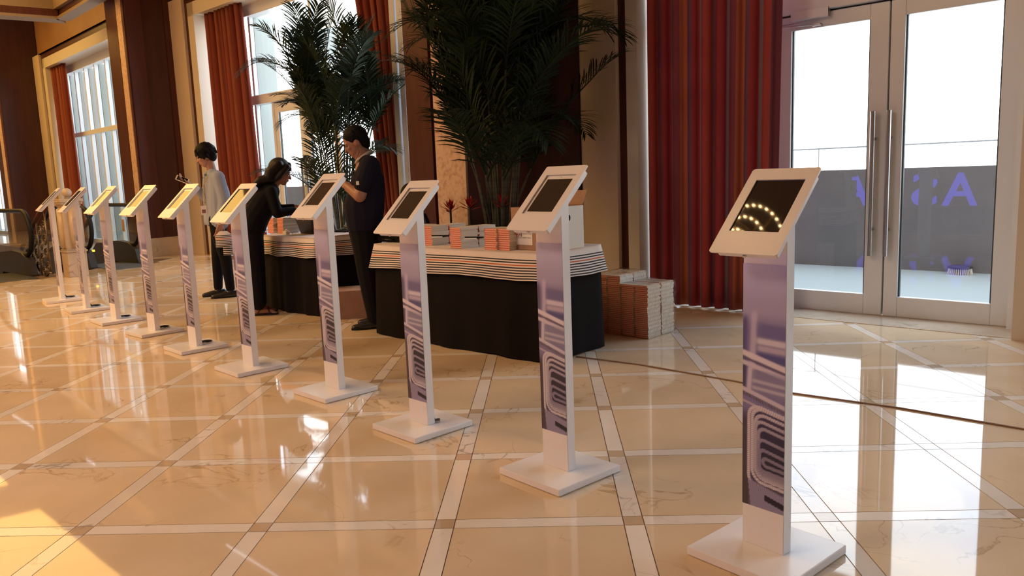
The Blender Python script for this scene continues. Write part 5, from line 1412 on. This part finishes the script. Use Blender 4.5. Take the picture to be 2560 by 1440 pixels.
for a, b in ((0, -1), (1, 0), (-1, 0), (0, 1)):
    bm = B(); tube(bm, [(a * .112, b * .112, .43), (a * .112, b * .112, .99)], .055, 16); part('half_column', bm, M_BASEM, nw, smooth=True)
bm = B(); box(bm, -.125, .125, -.125, .125, 1.02, 1.05, .003); box(bm, -.145, .145, -.145, .145, 1.05, 1.08, .004); box(bm, -.155, .155, -.155, .155, 1.08, 1.13, .006); part('capital', bm, M_BASEM, nw)
bm = B(); lathe(bm, [(.05, 1.13), (.04, 1.145), (.055, 1.155)], 20); ell(bm, (0, 0, 1.215), .066, sub=4); part('finial', bm, M_BASEM, nw, smooth=True)
# scroll railing descending behind the newel
sr = wthing('scroll_railing', 'aged silver scrollwork railing descending left of the newel post', 'railing', ns + .28, nt_ + .16, 0)
def zr(x): return .98 + (x if x < -.15 else 0) * .52 + (.078 if x < -.15 else 0)
bm = B(); tube(bm, [(x, 0, zr(x)) for x in (0.0, -.15, -.6, -1.2, -1.8, -2.6)], .034, 10); part('handrail', bm, M_WOODB, sr, smooth=True)
bm = B(); tube(bm, [(x, 0, zr(x) - .92) for x in (0.0, -.15, -.6, -1.2, -1.8, -2.6)], .02, 8); part('bottom_rail', bm, M_ORNA, sr, smooth=True)
for k in range(6):
    x = -.02 - .44 * k
    bm = B(); tube(bm, [(x, 0, zr(x) - .92), (x, 0, zr(x) - .03)], .013, 8); part('baluster', bm, M_ORNA, sr, smooth=True)
rr = random.Random(9)
for k in range(5):
    for j in range(4):
        for c in range(2):
            x = -.13 - .44 * k - .20 * c; z = zr(x) - .84 + .20 * j + .03 * c
            bm = B(); pts = []
            for i in range(26): a = i / 25 * 4.2 * pi + c * pi; r = .088 * (1 - i / 32); pts.append((x + r * cos(a), .006 * sin(a * 2), z + r * sin(a)))
            tube(bm, pts, .011, 6); ell(bm, (x, 0, z), .016, sub=2); part('scroll', bm, M_ORNA, sr, smooth=True)
# wooden banister wall below the far escalator void (dark)
# ================================================================== LIT SIGN (seen mirrored in the door glass)
sg = wthing('lit_sign', 'low plinth carrying glowing blue letters, mirrored in the door glass', 'sign', 2.4, 8.3, 0, pi)
bm = B(); box(bm, -1.9, 1.7, -.25, .25, 0, .42, .01); part('plinth', bm, M_BACKW, sg)
for ch_, s0_, s1_ in (('A', 1.22, 1.74), ('S', 1.84, 2.22), ('I', 2.46, 2.56), ('A', 2.94, 3.46)):
    me = text_mesh(ch_, .78, .05, .006); me.materials.append(M_BLUE)
    xs = [v.co.x for v in me.vertices]; sx = (s1_ - s0_) / (max(xs) - min(xs))
    link('letter', me, None, sg, (s0_ - 2.4 - min(xs) * sx, -.05, .435), (pi / 2, 0, 0)).scale = (sx, 1, 1)

# ================================================================== CHANDELIER (mirrored in the nearest tablet screen)
ch = thing('chandelier', 'tiered gold chandelier with small warm bulbs hanging above the kiosks', 'chandelier', (-1.24, 3.99, 4.75))
M_BULB = mat('warm_bulb', (1, .8, .5), .4, emit=((1.0, .66, .30), 45.0))
bm = B(); tube(bm, [(0, 0, .05), (0, 0, 1.10)], .02, 10); lathe(bm, [(.02, .02), (.07, .06), (.05, .14), (.02, .2)], 16); part('stem', bm, M_GOLD, ch, smooth=True)
bb = B(); ell(bb, (0, 0, 0), (.010, .010, .014), sub=2); BULB = mesh_of(bb, 'bulb', True); BULB.materials.append(M_BULB)
for k, (r, z, n) in enumerate(((.10, .05, 12), (.20, .16, 20), (.29, .30, 28))):
    bm = B(); tube(bm, [(r * cos(a * pi / 20), r * sin(a * pi / 20), z) for a in range(40)], .012, 6, closed=True)
    for a in range(4): tube(bm, [(0, 0, z + .08), (r * cos(a * pi / 2), r * sin(a * pi / 2), z)], .008, 6)
    part('ring', bm, M_GOLD, ch, smooth=True)
    for a in range(n): link('bulb', BULB, None, ch, (r * cos(2 * pi * a / n), r * sin(2 * pi * a / n), z - .024))
